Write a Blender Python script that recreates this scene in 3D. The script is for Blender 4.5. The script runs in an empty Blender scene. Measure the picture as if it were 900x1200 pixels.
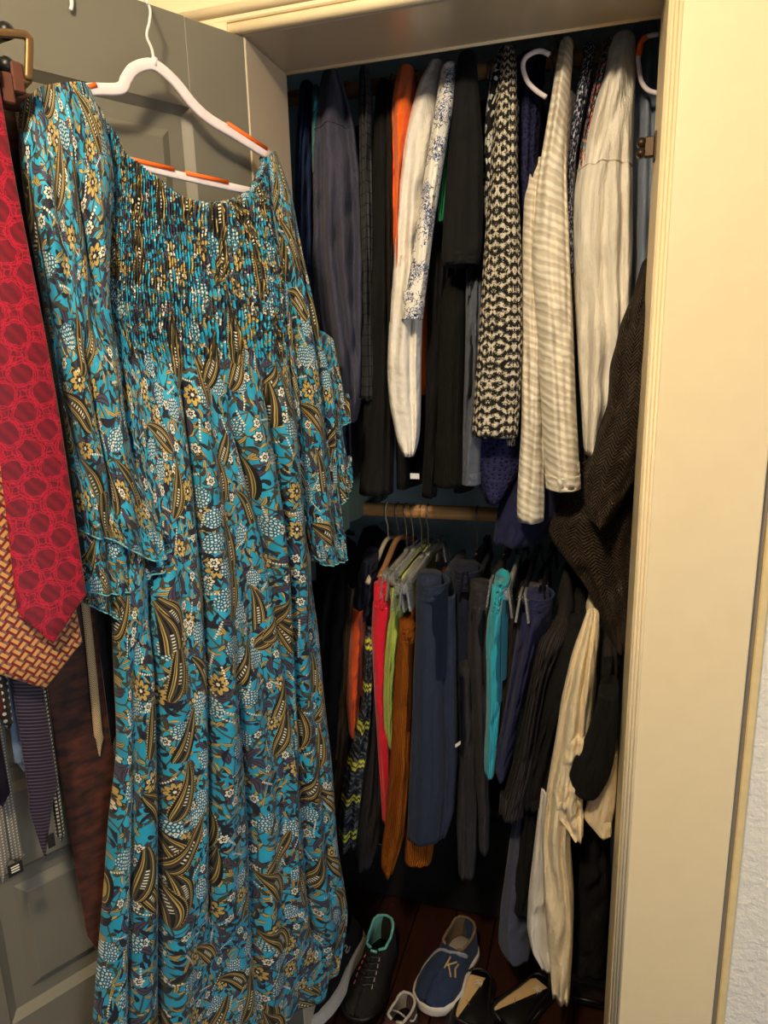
import bpy, math, random
import numpy as np
rnd = random.Random(7)
sc = bpy.context.scene
COL = sc.collection

# ------------------------------------------------------------------ camera, light, exposure
CAM = np.array([0.5765, -1.1637, 1.5825]); YAW, PITCH, ROLL, FPX = 0.2987, 0.2227, -0.0246, 807.7
FW = np.array([-math.sin(YAW)*math.cos(PITCH), math.cos(YAW)*math.cos(PITCH), -math.sin(PITCH)])
_r = np.array([math.cos(YAW), math.sin(YAW), 0.0]); _u = np.cross(_r, FW)
RT = _r*math.cos(ROLL)+_u*math.sin(ROLL); UP = -_r*math.sin(ROLL)+_u*math.cos(ROLL)
cd = bpy.data.cameras.new('camera'); cam = bpy.data.objects.new('camera', cd); COL.objects.link(cam)
cd.sensor_fit = 'VERTICAL'; cd.sensor_height = 36.0; cd.lens = 36.0*FPX/1200.0; cd.clip_start = 0.02
from mathutils import Matrix, Vector
cam.matrix_world = Matrix(((RT[0], UP[0], -FW[0], CAM[0]), (RT[1], UP[1], -FW[1], CAM[1]), (RT[2], UP[2], -FW[2], CAM[2]), (0, 0, 0, 1)))
sc.camera = cam

w = bpy.data.worlds.new('world'); sc.world = w; w.use_nodes = True
bg = w.node_tree.nodes['Background']; bg.inputs[0].default_value = (0.80, 0.90, 1.0, 1); bg.inputs[1].default_value = 0.14

def lamp(name, kind, loc, power, color, size, target=None):
    d = bpy.data.lights.new(name, kind); d.energy = power; d.color = color
    if kind == 'AREA': d.size = size
    else: d.shadow_soft_size = size
    o = bpy.data.objects.new(name, d); o.location = loc; COL.objects.link(o)
    if target is not None:
        o.rotation_euler = (Vector(target)-Vector(loc)).to_track_quat('-Z', 'Y').to_euler()
    return o
lamp('ceiling_lamp_light', 'POINT', (0.28, -1.32, 2.46), 80, (1.0, 0.81, 0.54), 0.07)
lamp('daylight_window', 'AREA', (2.1, -1.7, 0.9), 14, (0.90, 0.95, 1.0), 1.0, (0.8, 0.0, 0.7))

vs = sc.view_settings
sc.display_settings.display_device = 'sRGB'
vs.view_transform = 'Standard'; vs.look = 'None'; vs.gamma = 1.0; vs.exposure = 0.0; vs.use_curve_mapping = False

# ------------------------------------------------------------------ measured frame of the room (metres)
H, D, W, CW, TH = 2.10, 0.157, 0.651, 0.175, 0.5107      # opening height, jamb depth, opening width, casing width, door swing
DD = np.array([-math.sin(TH), -math.cos(TH), 0.0])        # along the door, away from the hinge
DN = np.array([math.cos(TH), -math.sin(TH), 0.0])         # out of the visible door face
Z1 = np.array([0, 0, 1.0])
ROD_Y, ROD_HI, ROD_LO = 0.42, 2.150, 1.213

def ray(px, py):
    return FW + RT*(px-450)/FPX - UP*(py-600)/FPX
def hit(px, py, P, n):
    d = ray(px, py); return CAM + d*(np.dot(np.asarray(P)-CAM, n)/np.dot(d, n))
def aty(px, py, y): return hit(px, py, (0, y, 0), np.array([0, 1.0, 0]))
def onfloor(px, py, z=0.0): return hit(px, py, (0, 0, z), Z1)
def door_sz(px, py, off):
    P = hit(px, py, DN*off, DN); return float(np.dot(P, DD)), float(P[2])
def door_pt(s, z, off):
    return DD*s + DN*off + Z1*z

# ------------------------------------------------------------------ object helpers
ORIG = {}
def tag(o, label, cat, group=None):
    o['label'] = label; o['category'] = cat
    if group: o['group'] = group
    return o
def thing(name, label, cat, base, group=None):
    o = bpy.data.objects.new(name, None); COL.objects.link(o); o.empty_display_size = 0.05
    o.location = Vector([float(c) for c in base]); ORIG[o.name] = np.array(base, float)
    return tag(o, label, cat, group)
def mesh(name, V, F, mat, parent=None, uv=None, smooth=True):
    V = np.asarray(V, float)
    if parent is not None: org = ORIG[parent.name]
    else: org = np.array([(V[:, 0].min()+V[:, 0].max())/2, (V[:, 1].min()+V[:, 1].max())/2, V[:, 2].min()])
    me = bpy.data.meshes.new(name)
    me.from_pydata((V-org).tolist(), [], [list(map(int, f)) for f in F])
    if smooth: me.polygons.foreach_set('use_smooth', [True]*len(me.polygons))
    if uv is not None:
        lay = me.uv_layers.new(name='UVMap'); li = np.empty(len(me.loops), np.int32); me.loops.foreach_get('vertex_index', li)
        lay.data.foreach_set('uv', np.asarray(uv, np.float32)[li].ravel())
    if mat is not None: me.materials.append(mat)
    me.update()
    o = bpy.data.objects.new(name, me); COL.objects.link(o)
    if parent is not None: o.parent = parent
    else: o.location = Vector(org.tolist())
    ORIG[o.name] = org
    return o
class G:
    """collects several shells into one mesh (one part)"""
    def __init__(s): s.V, s.F, s.U, s.n = [], [], [], 0
    def put(s, V, F, U=None):
        V = np.asarray(V, float).reshape(-1, 3); s.V.append(V); s.F += [[i+s.n for i in f] for f in F]
        s.U.append(np.zeros((len(V), 2)) if U is None else np.asarray(U)); s.n += len(V); return s
    def obj(s, name, mat, parent=None, smooth=True): return mesh(name, np.vstack(s.V), s.F, mat, parent, np.vstack(s.U), smooth)
def grid_faces(R, N, wrap):
    F = []
    M = N if wrap else N-1
    for i in range(R-1):
        a = i*N; b = a+N
        for j in range(M):
            k = (j+1) % N; F.append((a+j, b+j, b+k, a+k))
    return F
def loft(rings, cap0=True, cap1=True):
    """rings (R,N,3) -> V,F,UV with uv in metres (around, along)"""
    A = np.asarray(rings, float); R, N, _ = A.shape
    F = grid_faces(R, N, True)
    if cap0: F.append(tuple(range(N)))
    if cap1: F.append(tuple(range((R-1)*N, R*N))[::-1])
    per = np.linalg.norm(np.diff(np.concatenate([A, A[:, :1]], 1), axis=1), axis=2)
    mper = np.median(per.sum(1)); u = np.linspace(0, mper, N, endpoint=False)
    c = A.mean(1); v = np.concatenate([[0], np.cumsum(np.linalg.norm(np.diff(c, axis=0), axis=1))])
    U = np.stack(np.broadcast_arrays(u[None, :], -v[:, None]), -1).reshape(-1, 2)
    return A.reshape(-1, 3), F, U
def box(c, sx, sy, sz, ax=None, bev=0.0):
    """box centred at c; ax = 3 axes (rows); chamfered along all edges when bev>0"""
    ax = np.eye(3) if ax is None else np.asarray(ax); c = np.asarray(c, float)
    h = np.array([sx, sy, sz])/2
    if bev <= 0:
        V = np.array([[x, y, z] for z in (-1, 1) for y in (-1, 1) for x in (-1, 1)])*h
        F = [(0, 2, 3, 1), (4, 5, 7, 6), (0, 1, 5, 4), (2, 6, 7, 3), (0, 4, 6, 2), (1, 3, 7, 5)]
        return V@ax+c, F
    def loop(z, k):
        a, b = h[0]-k, h[1]-k; q = bev
        return [(-a+q, -b, z), (a-q, -b, z), (a, -b+q, z), (a, b-q, z), (a-q, b, z), (-a+q, b, z), (-a, b-q, z), (-a, -b+q, z)]
    L = [loop(-h[2], bev), loop(-h[2]+bev, 0), loop(h[2]-bev, 0), loop(h[2], bev)]
    V, F, _ = loft(np.array(L)); F = [tuple(f[::-1]) for f in F]
    return V@ax+c, F
def tube(path, r, n=8, flat=None, cap=True):
    """round (or flat=(w,t,axis)) sweep along a polyline"""
    P = np.asarray(path, float); R = len(P); T = np.gradient(P, axis=0); T /= np.linalg.norm(T, axis=1)[:, None]+1e-12
    ph = np.linspace(0, 2*math.pi, n, endpoint=False); rings = []
    ref = np.array([0.31, 0.17, 0.93]) if flat is None else np.asarray(flat[2], float)
    for i in range(R):
        a = ref - T[i]*np.dot(ref, T[i]); a /= np.linalg.norm(a)+1e-12; b = np.cross(T[i], a)
        if flat is None:
            rr = r[i] if hasattr(r, '__len__') else r
            rings.append(P[i]+rr*(np.cos(ph)[:, None]*a+np.sin(ph)[:, None]*b))
        else:
            cx = np.sign(np.cos(ph))*np.abs(np.cos(ph))**0.5; sx = np.sign(np.sin(ph))*np.abs(np.sin(ph))**0.5
            rings.append(P[i]+flat[1]/2*cx[:, None]*a+flat[0]/2*sx[:, None]*b)
    return loft(rings, cap, cap)
def smooth_path(P, n):
    """Catmull-Rom resample"""
    P = np.asarray(P, float); Q = np.vstack([2*P[0]-P[1], P, 2*P[-1]-P[-2]]); out = []
    for t in np.linspace(0, len(P)-1, n):
        i = min(int(t), len(P)-2); f = t-i; a, b, c, d = Q[i], Q[i+1], Q[i+2], Q[i+3]
        out.append(0.5*(2*b+(c-a)*f+(2*a-5*b+4*c-d)*f*f+(3*b-a-3*c+d)*f**3))
    return np.array(out)

# ------------------------------------------------------------------ node expression helper
def lin(c):
    return tuple((x/255/12.92 if x/255 <= 0.04045 else ((x/255+0.055)/1.055)**2.4) for x in c)+(1.0,)
class X:
    def __init__(s, t, k): s.t, s.k = t, k
    def _m(s, op, *a, clamp=False):
        n = s.t.nodes.new('ShaderNodeMath'); n.operation = op; n.use_clamp = clamp
        for i, q in enumerate((s,)+a):
            if isinstance(q, X): s.t.links.new(q.k, n.inputs[i])
            else: n.inputs[i].default_value = float(q)
        return X(s.t, n.outputs[0])
    def __add__(s, o): return s._m('ADD', o)
    __radd__ = __add__
    def __sub__(s, o): return s._m('SUBTRACT', o)
    def __rsub__(s, o): return (s*-1.0)+o
    def __mul__(s, o): return s._m('MULTIPLY', o)
    __rmul__ = __mul__
    def __truediv__(s, o): return s._m('DIVIDE', o)
    def lt(s, o): return s._m('LESS_THAN', o)
    def gt(s, o): return s._m('GREATER_THAN', o)
    def sin(s): return s._m('SINE')
    def cos(s): return s._m('COSINE')
    def abs(s): return s._m('ABSOLUTE')
    def sqrt(s): return s._m('SQRT')
    def pow(s, o): return s._m('POWER', o)
    def fract(s): return s._m('FRACT')
    def floor(s): return s._m('FLOOR')
    def max(s, o): return s._m('MAXIMUM', o)
    def min(s, o): return s._m('MINIMUM', o)
    def atan2(s, o): return s._m('ARCTAN2', o)
    def clamp(s): return s._m('ADD', 0.0, clamp=True)
    def pp(s, o): return s._m('PINGPONG', o)
    def step(s, a, b): return ((s-a)/(b-a)).clamp()
class Mat:
    def __init__(s, name, rough=0.85, metal=0.0, spec=0.35):
        s.m = bpy.data.materials.new(name); s.m.use_nodes = True; s.t = s.m.node_tree
        s.b = s.t.nodes['Principled BSDF']; s.b.inputs['Roughness'].default_value = rough; s.b.inputs['Metallic'].default_value = metal
        s.b.inputs['Specular IOR Level'].default_value = spec
    def coord(s, kind='UV'):
        n = s.t.nodes.new('ShaderNodeTexCoord'); return n.outputs[kind]
    def sep(s, vec):
        n = s.t.nodes.new('ShaderNodeSeparateXYZ'); s.t.links.new(vec, n.inputs[0]); return [X(s.t, n.outputs[i]) for i in range(3)]
    def comb(s, x, y, z=0.0):
        n = s.t.nodes.new('ShaderNodeCombineXYZ')
        for i, q in enumerate((x, y, z)):
            if isinstance(q, X): s.t.links.new(q.k, n.inputs[i])
            else: n.inputs[i].default_value = q
        return n.outputs[0]
    def noise(s, vec, scale, detail=2.0, rough=0.5):
        n = s.t.nodes.new('ShaderNodeTexNoise'); n.inputs['Scale'].default_value = scale; n.inputs['Detail'].default_value = detail; n.inputs['Roughness'].default_value = rough
        s.t.links.new(vec, n.inputs['Vector']); return X(s.t, n.outputs['Fac']), n.outputs['Color']
    def vor(s, vec, scale, rand=1.0, feature='F1'):
        n = s.t.nodes.new('ShaderNodeTexVoronoi'); n.voronoi_dimensions = '2D'; n.feature = feature
        n.inputs['Scale'].default_value = scale; n.inputs['Randomness'].default_value = rand; s.t.links.new(vec, n.inputs['Vector']); return n
    def rgb(s, c):
        n = s.t.nodes.new('ShaderNodeRGB'); n.outputs[0].default_value = lin(c); return n.outputs[0]
    def mix(s, fac, a, b):
        n = s.t.nodes.new('ShaderNodeMix'); n.data_type = 'RGBA'
        if isinstance(fac, X): s.t.links.new(fac.k, n.inputs[0])
        else: n.inputs[0].default_value = fac
        for i, q in ((6, a), (7, b)):
            if isinstance(q, tuple): n.inputs[i].default_value = lin(q)
            else: s.t.links.new(q, n.inputs[i])
        return n.outputs[2]
    def color(s, c):
        if isinstance(c, tuple): s.b.inputs['Base Color'].default_value = lin(c)
        else: s.t.links.new(c, s.b.inputs['Base Color'])
        return s
    def bump(s, h, dist=0.002, strength=0.5):
        n = s.t.nodes.new('ShaderNodeBump'); n.inputs['Strength'].default_value = strength; n.inputs['Distance'].default_value = dist
        s.t.links.new(h.k if isinstance(h, X) else h, n.inputs['Height']); s.t.links.new(n.outputs[0], s.b.inputs['Normal']); return s
    def set(s, **k):
        for a, v in k.items(): s.b.inputs[a.replace('_', ' ')].default_value = v
        return s

def cloth(name, c, var=0.12, weave=900.0, wrinkle=22.0, bump=0.004, rough=0.9, sheen=0.15, sub=0.0):
    """plain woven cloth: slight mottle, thread bump, creases"""
    M = Mat(name, rough, spec=0.2); ob = M.coord('Object')
    f, _ = M.noise(ob, 60, 3); f2, _ = M.noise(ob, weave, 1); _x, _y, _z = M.sep(ob); wr, _ = M.noise(M.comb(_x*1.6, _y*1.6, _z*0.45), wrinkle, 4, 0.55)
    dk = tuple(x*(1-var) for x in c); lt = tuple(min(255, x*(1+var*0.6)+1) for x in c)
    M.color(M.mix((f*0.6+f2*0.4), dk, lt)); M.bump(wr*1.0+f2*0.05, bump*3, 0.55)
    M.set(Sheen_Weight=sheen*min(1.0, max(0.05, (max(c)-30)/120)), Sheen_Roughness=0.5)
    return M
def plain(name, c, rough=0.5, metal=0.0, bumpy=0.0, scale=40, spec=0.4, var=0.06):
    M = Mat(name, rough, metal, spec); ob = M.coord('Object'); f, _ = M.noise(ob, scale, 3)
    M.color(M.mix(f, tuple(x*(1-var) for x in c), tuple(min(255, x*(1+var)) for x in c)))
    if bumpy: M.bump(f, bumpy, 0.4)
    return M

# ------------------------------------------------------------------ dress print: paisleys, leaves, flowers, dotted blossoms on turquoise
def paisley_print():
    M = Mat('paisley_print_fabric', 0.62, spec=0.3)
    u0, v0, _ = M.sep(M.coord('UV'))
    wv, wc = M.noise(M.comb(u0, v0), 9, 1); wa, wb, _z = M.sep(wc)
    u = u0+(wa-0.5)*0.02; v = v0+(wb-0.5)*0.02
    TQ, DK, OL, GD, WH, PU, BK = (28, 142, 182), (24, 28, 44), (70, 64, 42), (186, 158, 88), (222, 218, 202), (70, 62, 84), (14, 14, 20)
    col = M.mix(wv.step(0.40, 0.62), TQ, (38, 160, 200))
    def cell(scale, rand, ox, oy, amp=1.0):
        n = M.vor(M.comb(u+ox, v+oy), scale, rand)
        px, py, _ = M.sep(n.outputs['Position']); r, g, b = M.sep(n.outputs['Color'])
        lx = (u+ox-px)*scale; ly = (v+oy-py)*scale
        a = (r-0.5)*6.2832*amp; ca, sa = a.cos(), a.sin()
        return lx*ca-ly*sa, lx*sa+ly*ca, r, g, b
    # vines
    n = M.vor(M.comb(u, v), 34, 1.0, 'DISTANCE_TO_EDGE'); e = X(M.t, n.outputs['Distance'])
    col = M.mix(e.lt(0.045), col, OL)
    def leaf(col, scale, rand, ox, oy, hl, aw, keep, cols, rib=True, bend=0.5):
        x, y, r, g, b = cell(scale, rand, ox, oy)
        x = x+(y*y)*bend-0.06
        t = ((y+hl)/(2*hl)).clamp(); wd = t.sqrt()*(1.0-t)*aw*2.6
        q = x.abs()/(wd+0.0005)
        ins = q.lt(1.0)*b.lt(keep)
        cc = M.mix(g.gt(0.45), cols[0], cols[1]); cc = M.mix(g.gt(0.75), cc, cols[2])
        cc = M.mix(q.gt(0.72), cc, DK)
        if rib: cc = M.mix(q.lt(0.13), cc, DK)
        return M.mix(ins, col, cc)
    col = leaf(col, 62, 0.9, 0.31, 0.17, 0.48, 0.20, 0.7, (DK, GD, OL), False)
    col = leaf(col, 44, 0.9, 1.13, 0.57, 0.50, 0.15, 0.75, (GD, PU, GD))
    col = leaf(col, 52, 0.9, 2.13, 1.57, 0.50, 0.17, 0.6, (OL, DK, GD))
    col = leaf(col, 26, 0.8, 3.7, 2.2, 0.50, 0.18, 0.7, (PU, DK, PU), True, 0.9)
    col = leaf(col, 36, 0.9, 7.7, 6.2, 0.50, 0.13, 0.4, (DK, OL, DK), False, 0.7)
    # flowers
    def flower(col, scale, ox, oy, keep, pet, rad, petal, centre):
        x, y, r, g, b = cell(scale, 0.8, ox, oy)
        rr = (x*x+y*y).sqrt(); an = y.atan2(x)
        pr = (an*(pet/2.0)).cos().abs()*0.45+0.55
        q = rr/(pr*rad); on = b.lt(keep)
        cc = M.mix(q.gt(0.80), petal, DK); cc = M.mix(q.lt(0.42), cc, centre); cc = M.mix(rr.lt(rad*0.13), cc, WH)
        return M.mix(q.lt(1.0)*on, col, cc)
    col = flower(col, 20, 5.1, 4.4, 0.22, 8, 0.42, GD, DK)
    col = flower(col, 34, 6.3, 1.9, 0.26, 6, 0.36, WH, DK)
    # white dotted blossoms
    x, y, r, g, b = cell(17, 0.8, 8.2, 3.3)
    rr = (x*x*1.25+y*y).sqrt(); n = M.vor(M.comb(u, v), 190, 0.75, 'DISTANCE_TO_EDGE'); e = X(M.t, n.outputs['Distance'])
    dots = M.mix(e.gt(0.10), (26, 50, 70), M.mix(e.gt(0.24), TQ, WH))
    col = M.mix(rr.lt(0.32)*b.lt(0.36), col, dots)
    # rows of white berries
    x, y, r, g, b = cell(24, 0.9, 9.7, 7.3)
    yy = (y*9.0).fract()-0.5; bb = ((x*9.0)*(x*9.0)+yy*yy).lt(0.13)*y.abs().lt(0.4)*b.lt(0.4)
    col = M.mix((x.abs().lt(0.02)*y.abs().lt(0.42)*b.lt(0.4)), col, OL); col = M.mix(bb, col, WH)
    # large paisleys
    def pais(col, scale, ox, oy, keep, rand=0.75):
        x, y, r, g, b = cell(scale, rand, ox, oy, 0.32)
        x = x+(y*y)*0.42-0.05+y*0.10
        t = ((y+0.55)/1.10).clamp(); wd = t.sqrt()*(1.0-t)*0.45
        q = x.abs()/(wd+0.0006); on = b.lt(keep)
        cc = M.mix(q.gt(0.17), M.mix(((y*19.0).fract()-0.5).abs().lt(0.24)*(y+0.12).abs().lt(0.17), BK, WH), OL)
        cc = M.mix(q.gt(0.34), cc, DK); cc = M.mix(q.gt(0.46), cc, GD); cc = M.mix(q.gt(0.58), cc, OL); cc = M.mix(q.gt(0.70), cc, GD)
        cc = M.mix(q.gt(0.76), cc, BK)
        fr = M.mix(((y*26.0+x*10.0).fract()-0.5).abs().lt(0.3), DK, GD)
        cc = M.mix(q.gt(1.0), cc, M.mix(g.gt(0.5), BK, fr))
        return M.mix(q.lt(1.12)*on, col, cc)
    col = pais(col, 11.0, 12.1, 5.5, 0.42)
    col = pais(col, 9.6, 14.9, 9.1, 0.34)
    M.color(col)
    f2, _ = M.noise(M.comb(u0, v0), 45, 3)
    M.bump(f2, 0.004, 0.35); M.set(Sheen_Weight=0.1)
    return M.m
PAIS = paisley_print()
HEM = cloth('pale_turquoise_hem', (104, 176, 190), 0.1).m

# ================================================================== SETTING
def structure(o, label=None):
    o['kind'] = 'structure'
    if label: o['label'] = label
    return o
m_wall = Mat('textured_plaster', 0.85, spec=0.25)
_o = m_wall.coord('Object'); _f, _ = m_wall.noise(_o, 55, 5, 0.6); _g, _ = m_wall.noise(_o, 160, 3)
m_wall.color((240, 234, 224)).bump(_f*1.0+_g*0.4, 0.012, 0.55)
m_trim = plain('cream_trim_paint', (238, 218, 178), 0.42, bumpy=0.0015, scale=25, spec=0.5, var=0.02)
m_jamb = plain('dimmed_cream_jamb_paint', (198, 184, 162), 0.30, bumpy=0.0012, scale=18, spec=0.5, var=0.02)  # cream frame paint toned down; the left reveal's weaker light is in the colour
m_edge = plain('yellowed_paint_edge', (226, 202, 150), 0.6)
m_greystrip = plain('grey_strip_paint', (132, 122, 108), 0.8)
m_blue = plain('pale_blue_wall_paint', (196, 220, 232), 0.7)
m_ceil = plain('off_white_ceiling_paint', (232, 224, 205), 0.8)
m_door = plain('grey_door_paint', (108, 105, 95), 0.42, bumpy=0.002, scale=14, spec=0.45, var=0.03)
m_wood = Mat('dark_red_floor_wood', 0.45); _o = m_wood.coord('Object'); _x, _y, _z = m_wood.sep(_o)
_f, _ = m_wood.noise(m_wood.comb(_x*14, _y*1.5, _z), 6, 4); m_wood.color(m_wood.mix(_f, (22, 11, 8), (58, 27, 17))).bump(_f, 0.002, 0.4)

def sbox(name, x0, x1, y0, y1, z0, z1, mat, parent=None, bev=0.0):
    V, F = box(((x0+x1)/2, (y0+y1)/2, (z0+z1)/2), x1-x0, y1-y0, z1-z0, None, bev)
    return mesh(name, V, F, mat.m, parent, None, False)
fl = structure(sbox('floor', -1.6, 2.6, -2.4, 0.82, -0.08, -0.016, m_wood))
for i in range(12):
    x0 = -0.42+i*0.112
    b = sbox('board', x0+0.0015, x0+0.1105, -1.0, 0.80, -0.016, 0.0, m_wood, fl, 0.0015)
structure(sbox('ceiling', -1.6, 2.6, -2.4, 0.82, 2.56, 2.62, m_ceil))
g = G()
for a in ((-1.6, -0.02, 0.0, D, 0, 2.56), (W+0.02, 2.6, 0.0, D, 0, 2.56), (-0.02, W+0.02, 0.0, D, H+0.02, 2.56)):
    g.put(*box(((a[0]+a[1])/2, (a[2]+a[3])/2, (a[4]+a[5])/2), a[1]-a[0], a[3]-a[2], a[5]-a[4]))
structure(g.obj('wall_front', m_wall.m, None, False))
structure(sbox('wall_back', -0.45, 0.95, 0.76, 0.82, 0, 2.56, m_blue))
structure(sbox('wall_left', -0.45, -0.40, D, 0.76, 0, 2.56, m_blue))
structure(sbox('wall_right', 0.90, 0.95, D, 0.76, 0, 2.56, m_blue))
# jambs and head lining
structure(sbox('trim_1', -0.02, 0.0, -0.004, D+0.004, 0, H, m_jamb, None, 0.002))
structure(sbox('trim_2', W, W+0.02, -0.004, D+0.004, 0, H, m_trim, None, 0.002))
m_lint = plain('shaded_lintel_paint', (176, 163, 142), 0.26, bumpy=0.0012, scale=18, spec=0.5, var=0.02)  # frame paint darkened further: the underside's shade is put into its colour
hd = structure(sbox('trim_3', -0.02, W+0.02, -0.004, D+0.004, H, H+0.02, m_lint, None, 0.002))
V, F, U = tube([(0.0, D+0.002, H+0.001), (W, D+0.002, H+0.001)], 0.0045, 8); mesh('stop_bead', V, F, m_trim.m, hd)
# right casing with beads at its inner edge, head casing, narrow grey strip and paint line
cs = structure(sbox('trim_4', W+0.004, W+CW, -0.024, -0.001, 0, H+CW, m_trim, None, 0.002))
for dx in (0.004, 0.0095, 0.0150):
    V, F, U = tube([(W+dx, -0.0245, 0), (W+dx, -0.0245, H+0.02)], 0.0026, 10); mesh('bead', V, F, m_trim.m, cs)
hc = structure(sbox('trim_5', -CW, W+0.004, -0.020, -0.001, H+0.018, H+CW, m_trim, None, 0.002))
for dz, dy, rr in ((0.010, -0.010, 0.009), (0.034, -0.021, 0.008)):
    V, F, U = tube([(-CW, dy, H+dz), (W+0.004, dy, H+dz)], rr, 12); mesh('bead', V, F, m_trim.m, hc)
structure(sbox('trim_6', -CW, -0.022, -0.024, -0.001, 0, H+0.018, m_trim, None, 0.002))
structure(sbox('trim_7', W+CW, W+CW+0.011, -0.006, -0.001, 0, H+CW, m_greystrip))
structure(sbox('trim_8', W+CW+0.011, W+CW+0.024, -0.010, -0.001, 0, H+CW, m_edge, None, 0.002))

# door leaf: stiles, rails and raised panels, standing open
DAX = np.array([DD, DN, Z1])       # s, out, up
def dbox(name, s0, s1, n0, n1, z0, z1, mat, parent, bev=0.0):
    c = door_pt((s0+s1)/2, (z0+z1)/2, (n0+n1)/2); V, F = box(c, s1-s0, n1-n0, z1-z0, DAX, bev)
    return mesh(name, V, F, mat.m, parent, None, False)
door = bpy.data.objects.new('door_1', None); COL.objects.link(door); ORIG['door_1'] = np.zeros(3)
structure(door)
DW, TK, RC = 0.665, -0.035, -0.012
dbox('stile', 0.002, 0.112, TK, 0, 0.012, H, m_door, door, 0.0015)
dbox('stile', 0.560, DW, TK, 0, 0.012, H, m_door, door, 0.0015)
rails = [(1.972, H), (0.82, 0.945), (0.42, 0.555), (0.012, 0.16)]
for z0, z1 in rails: dbox('rail', 0.112, 0.560, TK, 0, z0, z1, m_door, door, 0.0)
for z0, z1 in ((0.945, 1.972), (0.555, 0.82), (0.16, 0.42)):
    # sunk ground, sloped raised field
    def rp(i, n): 
        return [door_pt(0.112+i, z0+i, n), door_pt(0.560-i, z0+i, n), door_pt(0.560-i, z1-i, n), door_pt(0.112+i, z1-i, n)]
    R = [rp(0, -0.0005), rp(0.010, RC+0.002), rp(0.012, RC), rp(0.036, RC), rp(0.050, -0.004), rp(0.052, -0.0035)]
    V = np.array(R).reshape(-1, 3); F = grid_faces(6, 4, True)+[(20, 21, 22, 23)]
    mesh('panel', V, [f[::-1] for f in F], m_door.m, door, None, False)
    V, F = box(door_pt(0.336, (z0+z1)/2, -0.024), 0.448, 0.018, z1-z0, DAX); mesh('panel', V, F, m_door.m, door, None, False)

# rods
m_oak = Mat('oak_rod_wood', 0.5); _o = m_oak.coord('Object'); _x, _y, _z = m_oak.sep(_o)
_f, _ = m_oak.noise(m_oak.comb(_x*1.2, _y*30, _z*30), 2.2, 4); m_oak.color(m_oak.mix(_f.step(0.3, 0.7), (150, 96, 50), (230, 178, 116))).bump(_f, 0.001, 0.3)
m_black = plain('black_plastic', (14, 14, 16), 0.4)
V, F, U = tube([(-0.40, ROD_Y, ROD_LO), (0.25, ROD_Y, ROD_LO), (0.90, ROD_Y, ROD_LO)], 0.0165, 20); tag(mesh('closet_rod', V, F, m_oak.m), 'round oak clothes rod carrying the lower row of trousers and hangers', 'closet rod')
V, F, U = tube([(-0.40, ROD_Y, ROD_HI), (0.25, ROD_Y, ROD_HI), (0.90, ROD_Y, ROD_HI)], 0.0165, 20); tag(mesh('closet_rod', V, F, m_oak.m), 'upper clothes rod hidden in shade behind the door head', 'closet rod')

# ================================================================== FOLDED FABRIC
def vnoise(x, y, seed=0):
    x = np.asarray(x, float); y = np.asarray(y, float); xi = np.floor(x).astype(int); yi = np.floor(y).astype(int)
    fx = x-xi; fy = y-yi; fx = fx*fx*(3-2*fx); fy = fy*fy*(3-2*fy)
    def h(a, b):
        n = (a*374761393+b*668265263+seed*1442695041) & 0x7fffffff
        n = ((n ^ (n >> 13))*1274126177) & 0x7fffffff
        return (n ^ (n >> 16)) % 65536/65535.0
    return ((h(xi, yi)*(1-fx)+h(xi+1, yi)*fx)*(1-fy)+(h(xi, yi+1)*(1-fx)+h(xi+1, yi+1)*fx)*fy)*2-1
def poly(P, n):
    P = np.asarray(P, float); return smooth_path(P, n)
def bylen(P, n):
    P = smooth_path(P, 400); L = np.concatenate([[0], np.cumsum(np.linalg.norm(np.diff(P, axis=0), axis=1))])
    t = np.linspace(0, L[-1], n); return np.stack([np.interp(t, L, P[:, 0]), np.interp(t, L, P[:, 1])], 1)

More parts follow.
